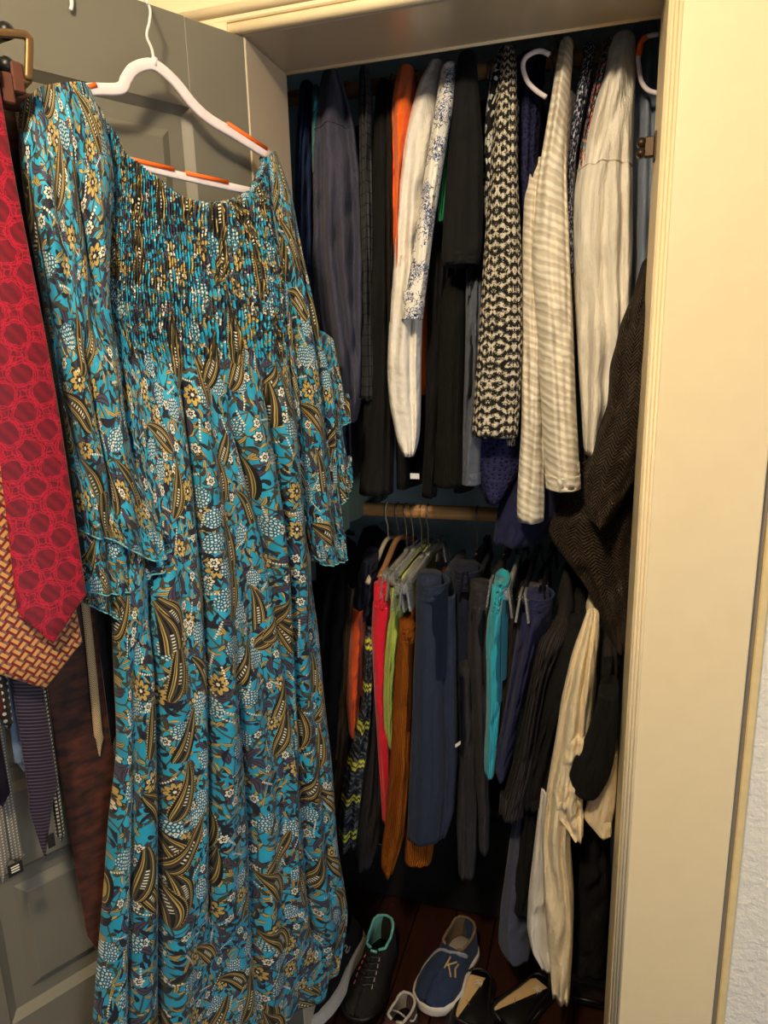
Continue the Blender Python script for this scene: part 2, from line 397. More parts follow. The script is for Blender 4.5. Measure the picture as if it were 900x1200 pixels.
def panel(name, T, B, L, R, off, front, back, nu, nv, mat, parent, uvw, creases=(), wave=0.0, smock=None, seed=0, v0=0.0, hemwave=0.0, uvo=(0, 0)):
    """a hollow hanging piece of cloth: outline curves T/B (left to right) and L/R (top to bottom) on the plane of the hanger"""
    T, B, L, R = bylen(T, nu), bylen(B, nu), bylen(L, nv), bylen(R, nv)
    u = np.linspace(0, 1, nu)[None, :, None]; v = np.linspace(0, 1, nv)[:, None, None]
    P = (1-v)*T[None]+v*B[None]+(1-u)*L[:, None]+u*R[:, None]-((1-u)*(1-v)*T[0]+u*(1-v)*T[-1]+(1-u)*v*B[0]+u*v*B[-1])
    px, py = P[..., 0], P[..., 1]
    d = FW[None, None]+RT*((px-450)/FPX)[..., None]-UP*((py-600)/FPX)[..., None]
    t = (np.dot(DN*off-CAM, DN))/(d@DN)
    W3 = CAM+d*t[..., None]
    S, Z = W3@DD, W3[..., 2]
    uu, vv = u[..., 0], v[..., 0]
    prof = np.sqrt(np.clip(1-(2*uu-1)**2, 0, 1))**0.8
    fr = front if not callable(front) else front(vv)
    n = off+fr*prof+np.zeros_like(S)
    edge = np.clip(prof*2.2, 0, 1)
    for c in creases:
        pts = np.asarray(c[0], float); dep, wd = c[1], c[2]
        cx = np.interp(py, pts[:, 1], pts[:, 0]); inr = np.clip((py-pts[0, 1])/45+0.2, 0, 1)*np.clip((pts[-1, 1]-py)/45+0.2, 0, 1)
        dx = (px-cx)/wd
        n += edge*inr*1.5*dep*(-np.exp(-(dx/0.8)**2)+0.75*np.exp(-((dx-1.5)/1.2)**2)+0.35*np.exp(-((dx+2.2)/1.3)**2))
    for c in creases:
        pts = np.asarray(c[0], float); dep, wd = c[1], c[2]
        cx = np.interp(py, pts[:, 1], pts[:, 0]); inr = np.clip((py-pts[0, 1])/45, 0, 1)*np.clip((pts[-1, 1]-py)/45+0.3, 0, 1)
        dx = (px-cx)/wd
        S = S+edge*inr*dep*0.75*np.exp(-((dx-0.9)/0.9)**2)
    if wave: n += edge*wave*(vnoise(uu*7+vnoise(uu*2, vv*2, seed)*0.6, vv*1.6, seed+3)+0.4*vnoise(uu*17, vv*4, seed+5))*np.clip(0.25+vv*1.2, 0, 1)
    uu2 = (uu-0.5)*uvw+np.zeros_like(S); vv2 = -(v0+(Z.max()-Z))
    if smock is not None:
        m = np.clip((smock[0]-py)/30, 0, 1)
        row = (Z/0.026); ph = 2*math.pi*uu*66+3.0*vnoise(uu*20, row*0.8, seed+9)+1.2*vnoise(uu*9, row, seed+2)
        rowm = 0.7+0.3*np.abs(np.sin(math.pi*row))
        n += m*edge*(0.0050*np.sin(ph)*rowm - 0.0008*(1-np.abs(np.sin(math.pi*row)))+0.004*vnoise(uu*13, vv*16, seed+4))
        uu2 = uu2+m*0.0050*np.sin(ph+0.7)
        vv2 = vv2*(1-0.0*m)+m*0.004*np.sin(ph*0.5+1)
    if hemwave:
        hm = np.clip((vv-0.9)*10, 0, 1); n += hm*hemwave*np.sin(uu*46+2*vnoise(uu*8, 0*vv, seed))*edge
    F3 = DD*S[..., None]+DN*n[..., None]+Z1*Z[..., None]
    nb = max(20, nu//6); jb = np.linspace(nu-1, 0, nb+2)[1:-1].astype(int)
    Sb, Zb, pb, ub = S[:, jb], Z[:, jb], prof[:, jb], uu2[:, jb]
    B3 = DD*Sb[..., None]+DN*(off-back*pb)[..., None]+Z1*Zb[..., None]
    A = np.concatenate([F3, B3], 1); U = np.stack([np.concatenate([uu2, ub+0.37], 1), np.concatenate([vv2, vv2[:, jb]], 1)], -1)+np.array(uvo)
    # turn the hem inwards
    c = A[-1].mean(0); inn = A[-1]+(c-A[-1])*0.02+Z1*0.004; inn2 = A[-1]+(c-A[-1])*0.05+Z1*0.05
    A = np.concatenate([A, inn[None], inn2[None]], 0); U = np.concatenate([U, U[-1:]+0.003, U[-1:]+0.05], 0)
    Fc = grid_faces(A.shape[0], A.shape[1], True)
    if name in ('flounce', 'sleeve'):
        v_, f_, u_ = tube(F3[-1, ::2]-Z1*0.0005, 0.0013, 6); mesh('rolled_hem', v_, f_, HEM, parent, u_)
    o = mesh(name, A.reshape(-1, 3), Fc, mat, parent, U.reshape(-1, 2)); return o

# ------------------------------------------------------------------ the dress on the door
s0, z0 = door_sz(165, 100, 0.045)
dress = thing('dress', 'turquoise paisley print maxi dress with smocked bodice and flounced sleeves hanging on the grey door', 'dress', door_pt(s0, z0, 0.045))
T = [(112, 125), (124, 150), (140, 180), (157, 196), (180, 213), (212, 234), (240, 241), (266, 238), (290, 228), (302, 212), (309, 192)]
Bm = [(104, 1262), (150, 1275), (200, 1258), (250, 1228), (290, 1205), (330, 1184), (372, 1160), (394, 1128)]
Lc = [(112, 125), (112, 220), (108, 320), (122, 400), (135, 480), (140, 560), (135, 640), (131, 720), (134, 800), (136, 880), (127, 960), (121, 1040), (115, 1110), (108, 1200), (104, 1262)]
Rc = [(309, 192), (316, 260), (326, 320), (332, 400), (340, 480), (348, 560), (360, 650), (371, 740), (378, 820), (387, 900), (392, 980), (402, 1040), (404, 1075), (394, 1128)]
sk = [([(172, 640), (174, 720), (181, 820), (185, 930), (188, 1060), (189, 1260)], 0.020, 9),
      ([(206, 430), (216, 520), (223, 600), (231, 690), (236, 800), (238, 950), (240, 1090)], 0.017, 8),
      ([(300, 440), (311, 500), (322, 590), (331, 690), (337, 760), (346, 860), (354, 980), (366, 1110)], 0.022, 9),
      ([(258, 470), (276, 540), (294, 610), (310, 710), (322, 790), (336, 900), (342, 1040)], 0.015, 8),
      ([(262, 760), (276, 860), (287, 960), (292, 1090), (300, 1210)], 0.014, 9),
      ([(150, 740), (152, 850), (150, 1000), (146, 1240)], 0.012, 8),
      ([(352, 700), (360, 820), (372, 950), (382, 1080)], 0.010, 7)]
panel('bodice_and_skirt', T, Bm, Lc, Rc, 0.055, lambda v: 0.020+0.022*np.clip(v*3, 0, 1), 0.030, 560, 600, PAIS, dress, 0.74, sk, 0.020, (432,), 3, 0.0, 0.006)
# neckline elastic
P = bylen(T, 90); pts = []
for i, (a, b) in enumerate(P):
    s_, z_ = door_sz(a, b, 0.062); pts.append(door_pt(s_, z_, 0.062+0.002*math.sin(i*2.3)))
V, F, U = tube(pts, [0.0045+0.0014*math.sin(i*2.9) for i in range(90)], 10); mesh('elastic_neckline', V, F, PAIS, dress, U*2.0)
# left sleeve: upper sleeve, then flounces one inside the other
panel('flounce', [(98, 560), (130, 562), (160, 570)], [(98, 705), (118, 714), (142, 722), (150, 705)], [(98, 560), (97, 640), (98, 705)], [(160, 570), (156, 640), (150, 705)],
      0.062, 0.018, 0.02, 90, 60, PAIS, dress, 0.28, [([(122, 560), (128, 730)], 0.008, 7)], 0.006, None, 11, 0.6, 0.004, (0.7, 0.3))
panel('flounce', [(84, 500), (120, 500), (158, 505)], [(97, 690), (125, 693), (155, 686), (180, 666), (199, 655)], [(84, 500), (90, 600), (97, 690)], [(158, 505), (178, 590), (199, 655)],
      0.070, 0.020, 0.02, 140, 90, PAIS, dress, 0.34, [([(112, 500), (128, 690)], 0.010, 8), ([(146, 500), (168, 690)], 0.010, 8)], 0.010, None, 12, 0.5, 0.006, (1.3, 0.8))
LS = [([(64, 400), (80, 470), (96, 540), (112, 590), (126, 640)], 0.014, 8), ([(90, 395), (100, 430), (112, 500), (124, 560), (135, 640)], 0.016, 8),
      ([(33, 180), (42, 250), (55, 320), (68, 400)], 0.012, 6), ([(84, 200), (96, 270), (106, 330), (112, 400)], 0.010, 7)]
panel('sleeve', [(24, 122), (40, 108), (62, 104), (85, 102), (104, 106)], [(92, 620), (110, 628), (132, 629), (146, 640), (168, 652), (185, 650), (197, 640)],
      [(24, 122), (24, 180), (34, 260), (50, 345), (62, 410), (74, 480), (84, 555), (92, 620)], [(104, 106), (122, 150), (132, 210), (128, 290), (124, 350), (136, 420), (143, 480), (152, 530), (172, 585), (197, 640)],
      0.078, 0.026, 0.03, 260, 300, PAIS, dress, 0.36, LS, 0.010, None, 13, 0.0, 0.006, (2.1, 1.4))
# right sleeve with its flounces
panel('flounce', [(352, 380), (376, 390), (390, 400)], [(372, 492), (392, 500), (410, 491)], [(352, 380), (362, 440), (372, 492)], [(390, 400), (400, 450), (410, 491)],
      0.040, 0.012, 0.015, 60, 50, PAIS, dress, 0.16, (), 0.004, None, 21, 0.5, 0.003, (3.3, 0.2))
panel('flounce', [(356, 440), (380, 445), (397, 455)], [(376, 588), (390, 592), (400, 585), (411, 562)], [(356, 440), (366, 520), (376, 588)], [(397, 455), (401, 510), (411, 562)],
      0.046, 0.012, 0.015, 70, 60, PAIS, dress, 0.18, (), 0.004, None, 22, 0.5, 0.003, (3.9, 0.9))
RS = [([(322, 230), (334, 320), (346, 430), (356, 560), (366, 650)], 0.009, 6), ([(336, 250), (352, 330), (372, 440), (388, 560), (394, 650)], 0.010, 6), ([(312, 200), (322, 260), (330, 330)], 0.006, 5)]
panel('sleeve', [(307, 186), (314, 180), (322, 184)], [(366, 650), (374, 660), (390, 658), (406, 652)],
      [(307, 186), (314, 240), (324, 310), (330, 380), (336, 440), (343, 510), (352, 580), (366, 650)], [(322, 184), (338, 225), (347, 270), (360, 330), (374, 400), (386, 460), (393, 540), (399, 600), (406, 652)],
      0.052, 0.018, 0.018, 170, 260, PAIS, dress, 0.28, RS, 0.007, None, 23, 0.0, 0.004, (4.4, 1.7))

# its hanger
m_velvet = plain('white_velvet_hanger', (226, 214, 220), 0.7); m_orange = plain('orange_rubber_grip', (240, 104, 24), 0.55); m_wire = plain('white_coated_wire', (225, 220, 214), 0.35)
HO = 0.045
def dpts(pxs, off, n=0):
    out = []
    for a, b in pxs:
        s_, z_ = door_sz(a, b, off); out.append(door_pt(s_, z_, off))
    return smooth_path(out, n) if n else np.array(out)
hg = thing('hanger', 'white slimline hanger with orange grips holding the turquoise dress on the door', 'hanger', dpts([(178, 75)], HO)[0])
V, F, U = tube(dpts([(34, 122), (70, 112), (104, 105), (140, 104), (148, 92), (158, 80), (180, 76), (205, 96), (226, 122), (246, 140), (276, 158), (318, 184)], HO, 60), 0.01, 12, (0.016, 0.007, DN)); mesh('body', V, F, m_velvet.m, hg)
V, F, U = tube(dpts([(60, 168), (150, 191), (220, 208), (316, 229)], HO, 20), 0.01, 12, (0.012, 0.006, DN)); mesh('trouser_bar', V, F, m_velvet.m, hg)
for a, b in (((34, 122), (60, 168)), ((318, 184), (316, 229))):
    V, F, U = tube(dpts([a, b], HO), 0.01, 12, (0.012, 0.006, DN)); mesh('end_arm', V, F, m_velvet.m, hg)
for a, b in (((99, 103), (112, 100)), ((266, 145), (312, 175)), ((149, 186), (203, 199)), ((217, 203), (266, 214))):
    V, F, U = tube(dpts([a, b], HO+0.001), 0.01, 10, (0.0065, 0.0095, DN)); mesh('grip', V, F, m_orange.m, hg, None)
hk = list(dpts([(181, 76), (178, 58), (172, 42), (175, 26), (176, 12), (172, 2)], HO, 24))
s_, z_ = door_sz(172, 2, HO)
hk += [door_pt(s_+0.006, H+0.012, 0.034), door_pt(s_+0.010, H+0.012, 0.012), door_pt(s_+0.012, H+0.004, -0.018), door_pt(s_+0.012, H+0.003, -0.03)]
V, F, U = tube(smooth_path(hk, 60), 0.0020, 8); mesh('hook', V, F, m_wire.m, hg)
V, F, U = tube(dpts([(181, 68), (181, 78)], HO), 0.0045, 10); mesh('hook_collar', V, F, m_velvet.m, hg)
# small white over-door hook beside it
pp = dpts([(83, 12), (84, 2)], 0.006); s_, z_ = door_sz(84, 2, 0.006)
wp = list(pp)+[door_pt(s_, H+0.004, 0.006), door_pt(s_, H+0.006, -0.01), door_pt(s_, H+0.004, -0.04), door_pt(s_, H-0.03, -0.040)]
V, F, U = tube(smooth_path(wp, 30), 0.0026, 8); tag(mesh('door_hook', V, F, m_wire.m), 'thin white over-door hook tip at the top of the grey door', 'hook')

# ================================================================== TIES ON THEIR RACK
def uvmat(name, rough=0.55, sheen=0.25):
    M = Mat(name, rough, spec=0.35); M.set(Sheen_Weight=sheen, Sheen_Roughness=0.4)
    u, v, _ = M.sep(M.coord('UV')); return M, u, v
def ringpat(M, u, v, S, r, w):
    e = None
    for ox, oy in ((0, 0), (0.5, 0.5)):
        x = (u*S+ox).fract()-0.5; y = (v*S+oy).fract()-0.5; q = (((x*x+y*y).sqrt()-r).abs()).lt(w); e = q if e is None else e.max(q)
    return e
m_redtie, u, v = uvmat('crimson_circle_silk')
n1, nc = m_redtie.noise(m_redtie.comb(u, v), 120, 3); nx, ny, _ = m_redtie.sep(nc)
uj, vj = u+(nx-0.5)*0.010, v+(ny-0.5)*0.010
rg = ringpat(m_redtie, uj, vj, 21, 0.34, 0.014).max(ringpat(m_redtie, uj, vj, 21, 0.29, 0.014)).max(ringpat(m_redtie, uj, vj, 21, 0.42, 0.012)); hatch = ((uj*380+vj*300).sin()*0.5+0.5)
m_redtie.color(m_redtie.mix(rg*0.6+hatch*0.2, (92, 6, 26), (190, 14, 52)))
m_basket, u, v = uvmat('orange_basketweave_silk')
a = (u+v)*66; b = (u-v)*66
ia, ib = a.floor(), b.floor(); par = ((ia+ib)*0.5).fract().gt(0.25); fa, fb = a.fract(), b.fract()
along = m_basket.mix(par, (0, 0, 0), (255, 255, 255))
barA = ((fa-0.5).abs().lt(0.22))*((fb-0.5).abs().lt(0.46))*(1.0-par); barB = ((fb-0.5).abs().lt(0.22))*((fa-0.5).abs().lt(0.46))*par
alt = ((ia*0.5).fract().gt(0.25))
base = m_basket.mix(((fa+fb)*0.5).gt(0.62), (110, 20, 26), (112, 92, 84))
m_basket.color(m_basket.mix(barA.max(barB), base, (204, 150, 84)))
m_brown, u, v = uvmat('dark_brown_swirl_silk'); n1, _ = m_brown.noise(m_brown.comb(u*1.0, v*2.2), 34, 4); m_brown.color(m_brown.mix(n1.step(0.35, 0.75), (34, 14, 10), (92, 44, 26))).bump(n1, 0.002, 0.3)
m_purple, u, v = uvmat('purple_ribbed_silk'); st = ((v*1.0+u*0.35)*1150.0).sin()*0.5+0.5; m_purple.color(m_purple.mix(st.step(0.5, 0.95), (20, 15, 27), (80, 64, 88)))
m_dash, u, v = uvmat('black_white_dash_silk'); m_dash.color(m_dash.mix(((v*1000.0).sin().gt(-0.1))*(((u*170.0).fract()-0.5).abs().lt(0.28)), (16, 16, 18), (186, 180, 166)))
m_ltblue = cloth('light_blue_silk', (116, 138, 170), 0.1, rough=0.5)
m_silver, u, v = uvmat('silver_dotted_silk'); x = (u*200.0).fract()-0.5; y = (v*200.0).fract()-0.5; m_silver.color(m_silver.mix((x*x+y*y).lt(0.05), (116, 110, 102), (204, 200, 190)))
m_dkpurple = cloth('dark_plum_silk', (26, 20, 34), 0.2, rough=0.5)
m_gold, u, v = uvmat('cream_dotted_silk'); x = (u*420.0+v*210).fract()-0.5; y = (v*420.0).fract()-0.5; m_gold.color(m_gold.mix((x*x+y*y).lt(0.11), (212, 184, 140), (70, 48, 30)))
m_pin, u, v = uvmat('black_pindot_silk'); x = (u*330.0+v*165).fract()-0.5; y = (v*330.0).fract()-0.5; m_pin.color(m_pin.mix((x*x+y*y).lt(0.09), (24, 22, 26), (168, 160, 150)))
m_blktie = cloth('black_silk', (20, 19, 20), 0.15, rough=0.55)
m_maroon = cloth('maroon_silk', (78, 30, 26), 0.35, rough=0.5)
m_dots, u, v = uvmat('black_white_dot_silk'); x = (u*95.0).fract()-0.5; y = (v*95.0).fract()-0.5; m_dots.color(m_dots.mix((x*x+y*y).lt(0.06), (16, 16, 18), (196, 190, 176)))
m_tag = plain('black_woven_label', (18, 18, 20), 0.7); m_tagw = plain('white_label_thread', (214, 210, 200), 0.8)

RACK_Z = 1.905
def tie(label, Lp, Rp, tip, off, mat, top=0.55, knot_z=None, tk=0.007, skew=0.0):
    sL, zL = door_sz(*Lp, off); sR, zR = door_sz(*Rp, off); st_, zt = door_sz(*tip, off)
    hw = abs(sL-sR)/2; sc_ = (sL+sR)/2; zc = (zL+zR)/2
    zt0 = RACK_Z+0.012 if knot_z is None else knot_z
    root = thing('necktie', label, 'necktie', door_pt(sc_, zt0, off), 'neckties hanging from the tie rack')
    N = 20; ph = np.linspace(0, 2*math.pi, N, endpoint=False); rings = []; zs = []
    for k in range(26):
        f = k/25; z = zt0+(zc-zt0)*f; w_ = hw*(top+(1-top)*f**0.8); zs.append((z, w_, sc_+skew*(1-f)+0.004*math.sin(f*5+hw*300), 1.0))
    for f in (0.2, 0.4, 0.6, 0.8, 0.93, 1.0):
        zs.append((zc+(zt-zc)*f, hw*(1-f)+0.0008, sc_+(st_-sc_)*f, 1-0.5*f))
    for i, (z, w_, s_, th) in enumerate(zs):
        bow = 0.004*math.sin(i*0.35+hw*90)
        r = []
        for p in ph:
            c, q = math.cos(p), math.sin(p)
            cc = math.copysign(abs(c)**0.75, c)
            r.append(door_pt(s_-w_*cc, z, off+bow+q*tk/2*th*(1.15-0.35*abs(cc))))
        rings.append(r)
    V, F, U = loft(rings); A = np.array(rings); U2 = np.stack([-(A@DD)+sc_, A[..., 2]], -1).reshape(-1, 2)
    mesh('blade', V, F, mat, root, U2)
    # loop over the rack bar and the narrow tail behind
    rr = []
    n_ = 14
    for k in range(n_):
        f = k/(n_-1); a = math.pi*f
        rr.append((0.030*math.cos(a), zt0+0.022*math.sin(a)))
    g = G(); rings = []
    for (dn, z) in [(0.0, zt0-0.01)]+[(dn-0.030, z) for dn, z in rr]+[(-0.060, zt0-0.10), (-0.058, (zt0+zc)/2), (-0.050, zc+0.03)]:
        wl = hw*0.52
        rings.append([door_pt(sc_+skew-wl*math.cos(p), z, max(off+dn+0.002*math.sin(p), 0.004)) for p in ph])
    V, F, U = loft(rings); mesh('tail', V, F, mat, root, U)
    return root, sc_, zc
tie('crimson silk necktie woven with overlapping circles, frontmost on the door', (17, 712), (100, 700), (61, 753), 0.130, m_redtie.m, 0.55)
tie('wide necktie in an orange, red and grey basketweave behind the crimson tie', (-16, 784), (93, 752), (53, 807), 0.112, m_basket.m, 0.5)
tie('long dark brown swirl patterned necktie hanging beside the dress', (98, 1095), (152, 1050), (124, 1128), 0.030, m_brown.m, 1.15)
r_, sc_, zc_ = tie('dark purple ribbed necktie with slim pointed tip below the basketweave tie', (31, 935), (66, 925), (53, 1006), 0.085, m_purple.m, 0.7)
V, F = box(dpts([(60, 985)], 0.092)[0], 0.010, 0.002, 0.022, DAX, 0.0006); mesh('care_label', V, F, m_tag.m, r_, None, False)
tie('very narrow black and white dashed necktie right of the purple tie', (67, 978), (77, 975), (73, 987), 0.070, m_dash.m, 0.8)
tie('light blue necktie edge showing left of the purple tie', (20, 892), (34, 888), (29, 905), 0.060, m_ltblue.m, 0.8)
r_, sc_, zc_ = tie('silver grey dotted necktie with a black label at its tip', (0, 1000), (13, 995), (4, 1036), 0.060, m_silver.m, 0.8)
tie('narrow silver tail of dotted tie lying right of the silver blade', (13, 1006), (30, 1000), (24, 1014), 0.052, m_silver.m, 0.8)
V, F = box(dpts([(18, 1018)], 0.066)[0], 0.020, 0.002, 0.020, DAX, 0.0006); lb = mesh('label', V, F, m_tag.m, r_, None, False)
for k in (-1, 0, 1):
    V, F = box(dpts([(18, 1018)], 0.0675)[0]+Z1*0.004*k, 0.011, 0.001, 0.0014, DAX); mesh('lettering', V, F, m_tagw.m, lb, None, False)
tie('dark plum necktie at the left edge above the silver tie', (-12, 935), (14, 930), (4, 946), 0.078, m_dkpurple.m, 0.8)
tie('thin cream dotted necktie folded to a narrow strip beside the dress', (112, 862), (122, 858), (118, 887), 0.036, m_gold.m, 0.6)
tie('charcoal pindot necktie with its tip against the turquoise skirt', (121, 932), (144, 915), (130, 952), 0.020, m_pin.m, 0.7, None, 0.006)
tie('plain black necktie hanging between the cream tie and dress', (112, 868), (138, 858), (128, 885), 0.026, m_blktie.m, 0.9)
tie('maroon necktie tip peeking out at the left edge under the basketweave tie', (-16, 836), (8, 830), (-2, 848), 0.096, m_maroon.m, 0.8)
tie('black necktie with white polka dots left of the light blue tie', (4, 848), (18, 844), (12, 856), 0.090, m_dots.m, 0.8)

# tie rack: bronze bracket, bar and strap
m_bronze = plain('antique_bronze', (128, 100, 66), 0.4, 0.75); m_leather = plain('brown_leather_strap', (84, 44, 30), 0.6, 0, 0.002, 60)
RZ = RACK_Z
rk = thing('tie_rack', 'bronze tie rack bracket with brown bar on the grey door', 'tie rack', dpts([(10, 90)], 0.08)[0])
V, F, U = tube(dpts([(-60, 35), (20, 40), (32, 44), (34, 52), (33, 94)], 0.125, 40), 0.01, 12, (0.009, 0.007, DN)); mesh('bracket', V, F, m_bronze.m, rk)
sA, zA = door_sz(33, 94, 0.125)
V, F, U = tube([door_pt(sA, zA, 0.125), door_pt(sA, zA-0.002, 0.07), door_pt(sA, zA-0.002, 0.0)], 0.0045, 10); mesh('arm', V, F, m_bronze.m, rk)
sB, _ = door_sz(20, 110, 0.085)
V, F, U = tube([door_pt(sB-0.09, RZ, 0.068), door_pt(sB+0.34, RZ, 0.068)], 0.012, 14); mesh('bar', V, F, m_leather.m, rk)
for q in ((4, 40), (5, 80)):
    P0 = dpts([q], 0.10)[0]; V, F, U = tube([P0-DN*0.1, P0-DN*0.02, P0, P0+DN*0.012, P0+DN*0.018], [0.004, 0.004, 0.008, 0.010, 0.004], 12); mesh('peg', V, F, m_black.m, rk)
for q in ((8, 104), (20, 92)):
    P0 = dpts([q], 0.115)[0]; V, F = box(P0, 0.014, 0.012, 0.034, DAX, 0.002); mesh('strap', V, F, m_leather.m, rk, None, False)

# ================================================================== CLOTHES IN THE CLOSET
def rowinterp(rows, R):
    A = np.asarray([tuple(r[:3]) for r in rows], float)
    yy = np.linspace(A[0, 0], A[-1, 0], R)
    def sm(c):
        q = np.interp(yy, A[:, 0], A[:, c]); k = np.array([1, 2, 3, 2, 1.0])/9
        p = np.concatenate([[2*q[0]-q[2], 2*q[0]-q[1]], q, [2*q[-1]-q[-2], 2*q[-1]-q[-3]]]); return np.convolve(p, k, 'valid')
    return yy, sm(1), sm(2)
def strip(rows, y, b=0.045, N=64, R=64, k=5, amp=0.10, seed=0, sq=1.0, top='round', uvs=1.0, botfold=1.6, lean=0.0):
    """hanging tube of cloth (sleeve, trouser leg): outline rows (py, left, right) read at depth y; returns V,F,U and its axis"""
    rg_ = random.Random(seed*17+3); ncr = 2+seed % 3; cr0 = [rg_.uniform(-0.2, 0.5) for _ in range(ncr)]; cr1 = [c+rg_.uniform(0.5, 1.2) for c in cr0]
    yy, xl, xr = rowinterp(rows, R); ph = np.linspace(0, 2*math.pi, N, endpoint=False); rings = []; axis = []
    for i in range(R):
        f = i/(R-1); m = (xl[i]+xr[i])/2; P = aty(m, yy[i], y+lean*f+(0.075*max(0.0, 1-f/0.16)**1.6 if top == 'round' else 0.0)); e2 = P-CAM; e2[2] = 0; e2 /= np.linalg.norm(e2); e1 = np.array([e2[1], -e2[0], 0])
        a = max((xr[i]-xl[i])/2*np.dot(P-CAM, FW)/FPX, 0.002); bb = b if top != 'round' else b*min(1, 0.35+f*6)
        am = amp*(0.35+botfold*0.65*f)
        c = P+e2*bb
        co, si = np.cos(ph), np.sin(ph)
        if sq != 1.0: co = np.sign(co)*np.abs(co)**sq; si = np.sign(si)*np.abs(si)**sq
        tw = 0.9*vnoise(f*2.3+seed*3.1, seed*1.7+0*f, seed)
        fold = 1+am*(np.sin((k-2)*ph+seed+tw)*0.4+0.3*np.sin(k*ph-seed*2+f*2.5-tw*1.4)+0.8*vnoise(ph*2.2+seed, f*7+0*ph, seed+1)*(1-np.abs(co)**3))
        for j in range(ncr):
            pj = -2.55+2.0*(j+0.5)/ncr+0.35*vnoise(j*5.3+seed, f*2.2, seed+4)
            on = np.clip((f-cr0[j])*5, 0, 1)*np.clip((cr1[j]-f)*5, 0, 1)
            dphi = (ph-2*math.pi*(ph > math.pi)-pj)/(0.14 if j % 2 else 0.24)
            fold = fold+on*(1-0.65*max(0, (f-0.8)/0.2))*amp*(2.3 if top == 'round' else 1.6)*(-np.exp(-dphi**2)+0.6*np.exp(-((dphi-1.7)/1.2)**2)+0.3*np.exp(-((dphi+2)/1.4)**2))
        fold = fold+amp*1.1*vnoise(ph*1.7+f*5+seed, f*15+0.8*ph, seed+8)
        # keep the seen outline: only squeeze the depth radius strongly, the width a little
        rings.append(c+(a*co*(0.93+0.07*fold))[:, None]*e1+(bb*si*fold)[:, None]*e2); axis.append(c)
    rings = np.array(rings); axis = np.array(axis)
    if top == 'round':
        c = rings[0].mean(0); h = 0.012
        pre = [c+(rings[0]-c)*s_+Z1*h*t_ for s_, t_ in ((0.15, 1.0), (0.55, 0.85), (0.85, 0.45))]
    else:
        c = rings[0].mean(0); dz_ = 0.004 if top == 'cuff' else 0.22; pre = [c+(rings[0]-c)*0.80-Z1*dz_, c+(rings[0]-c)*0.90+Z1*0.0]
    c = rings[-1].mean(0); post = [c+(rings[-1]-c)*0.93+Z1*0.002, c+(rings[-1]-c)*0.86+Z1*0.05]
    A = np.concatenate([np.array(pre), rings, np.array(post)], 0)
    V, F, U = loft(A, True, True); return V, F, U*uvs, axis
def cuff_(name, root, rows, y, b, py0, py1, mat, grow=0.8, amp=0.04, seed=1):
    A = np.asarray([r[:3] for r in rows], float); f = lambda p, c: float(np.interp(p, A[:, 0], A[:, c]))
    q = [(p, f(p, 1)-grow, f(p, 2)+grow) for p in np.linspace(py0, py1, 4)]
    V, F, U, _ = strip(q, y-0.002, b+0.003, R=12, k=5, amp=amp, seed=seed, top='cuff'); mesh(name, V, F, mat, root, U)
def slab(x, y0, y1, zt, zb, t, k=4, amp=0.25, seed=0, shoulder=True, lean=0.0, N=44, R=24, slope=0.055):
    """the body of a garment: thin, lying along the hanger (front to back)"""
    ph = np.linspace(0, 2*math.pi, N, endpoint=False); rings = []; yc, hl = (y0+y1)/2, (y1-y0)/2
    zz = list(zt-slope*np.array([0, 0.15, 0.4, 0.7, 1.0])) if shoulder else [zt]
    zz += list(np.linspace(zz[-1], zb, R)[1:])
    for z in zz:
        f = (zt-z)/(zt-zb); q = min(1.0, (zt-z)/slope) if shoulder else 1.0
        L = hl*(0.22+0.78*q) if shoulder else hl
        tt = t*(0.45+0.55*q if shoulder else 1)*(0.85+0.35*f)
        co, si = np.cos(ph), np.sin(ph)
        yy = L*np.sign(co)*np.abs(co)**0.7; xx = tt*np.sign(si)*np.abs(si)**0.6
        w_ = amp*t*(0.3+f)*(np.sin(k*yy/hl*2.2+seed)+0.6*vnoise(yy*14+seed, f*3+0*yy, seed))
        rings.append(np.stack([x+xx+w_+lean*f, yc+yy, np.full(N, z)], 1))
    A = np.array(rings); c = A[-1].mean(0); A = np.concatenate([A, (c+(A[-1]-c)*0.8+Z1*0.004)[None], (c+(A[-1]-c)*0.7+Z1*0.06)[None]], 0)
    return loft(A, True, True)

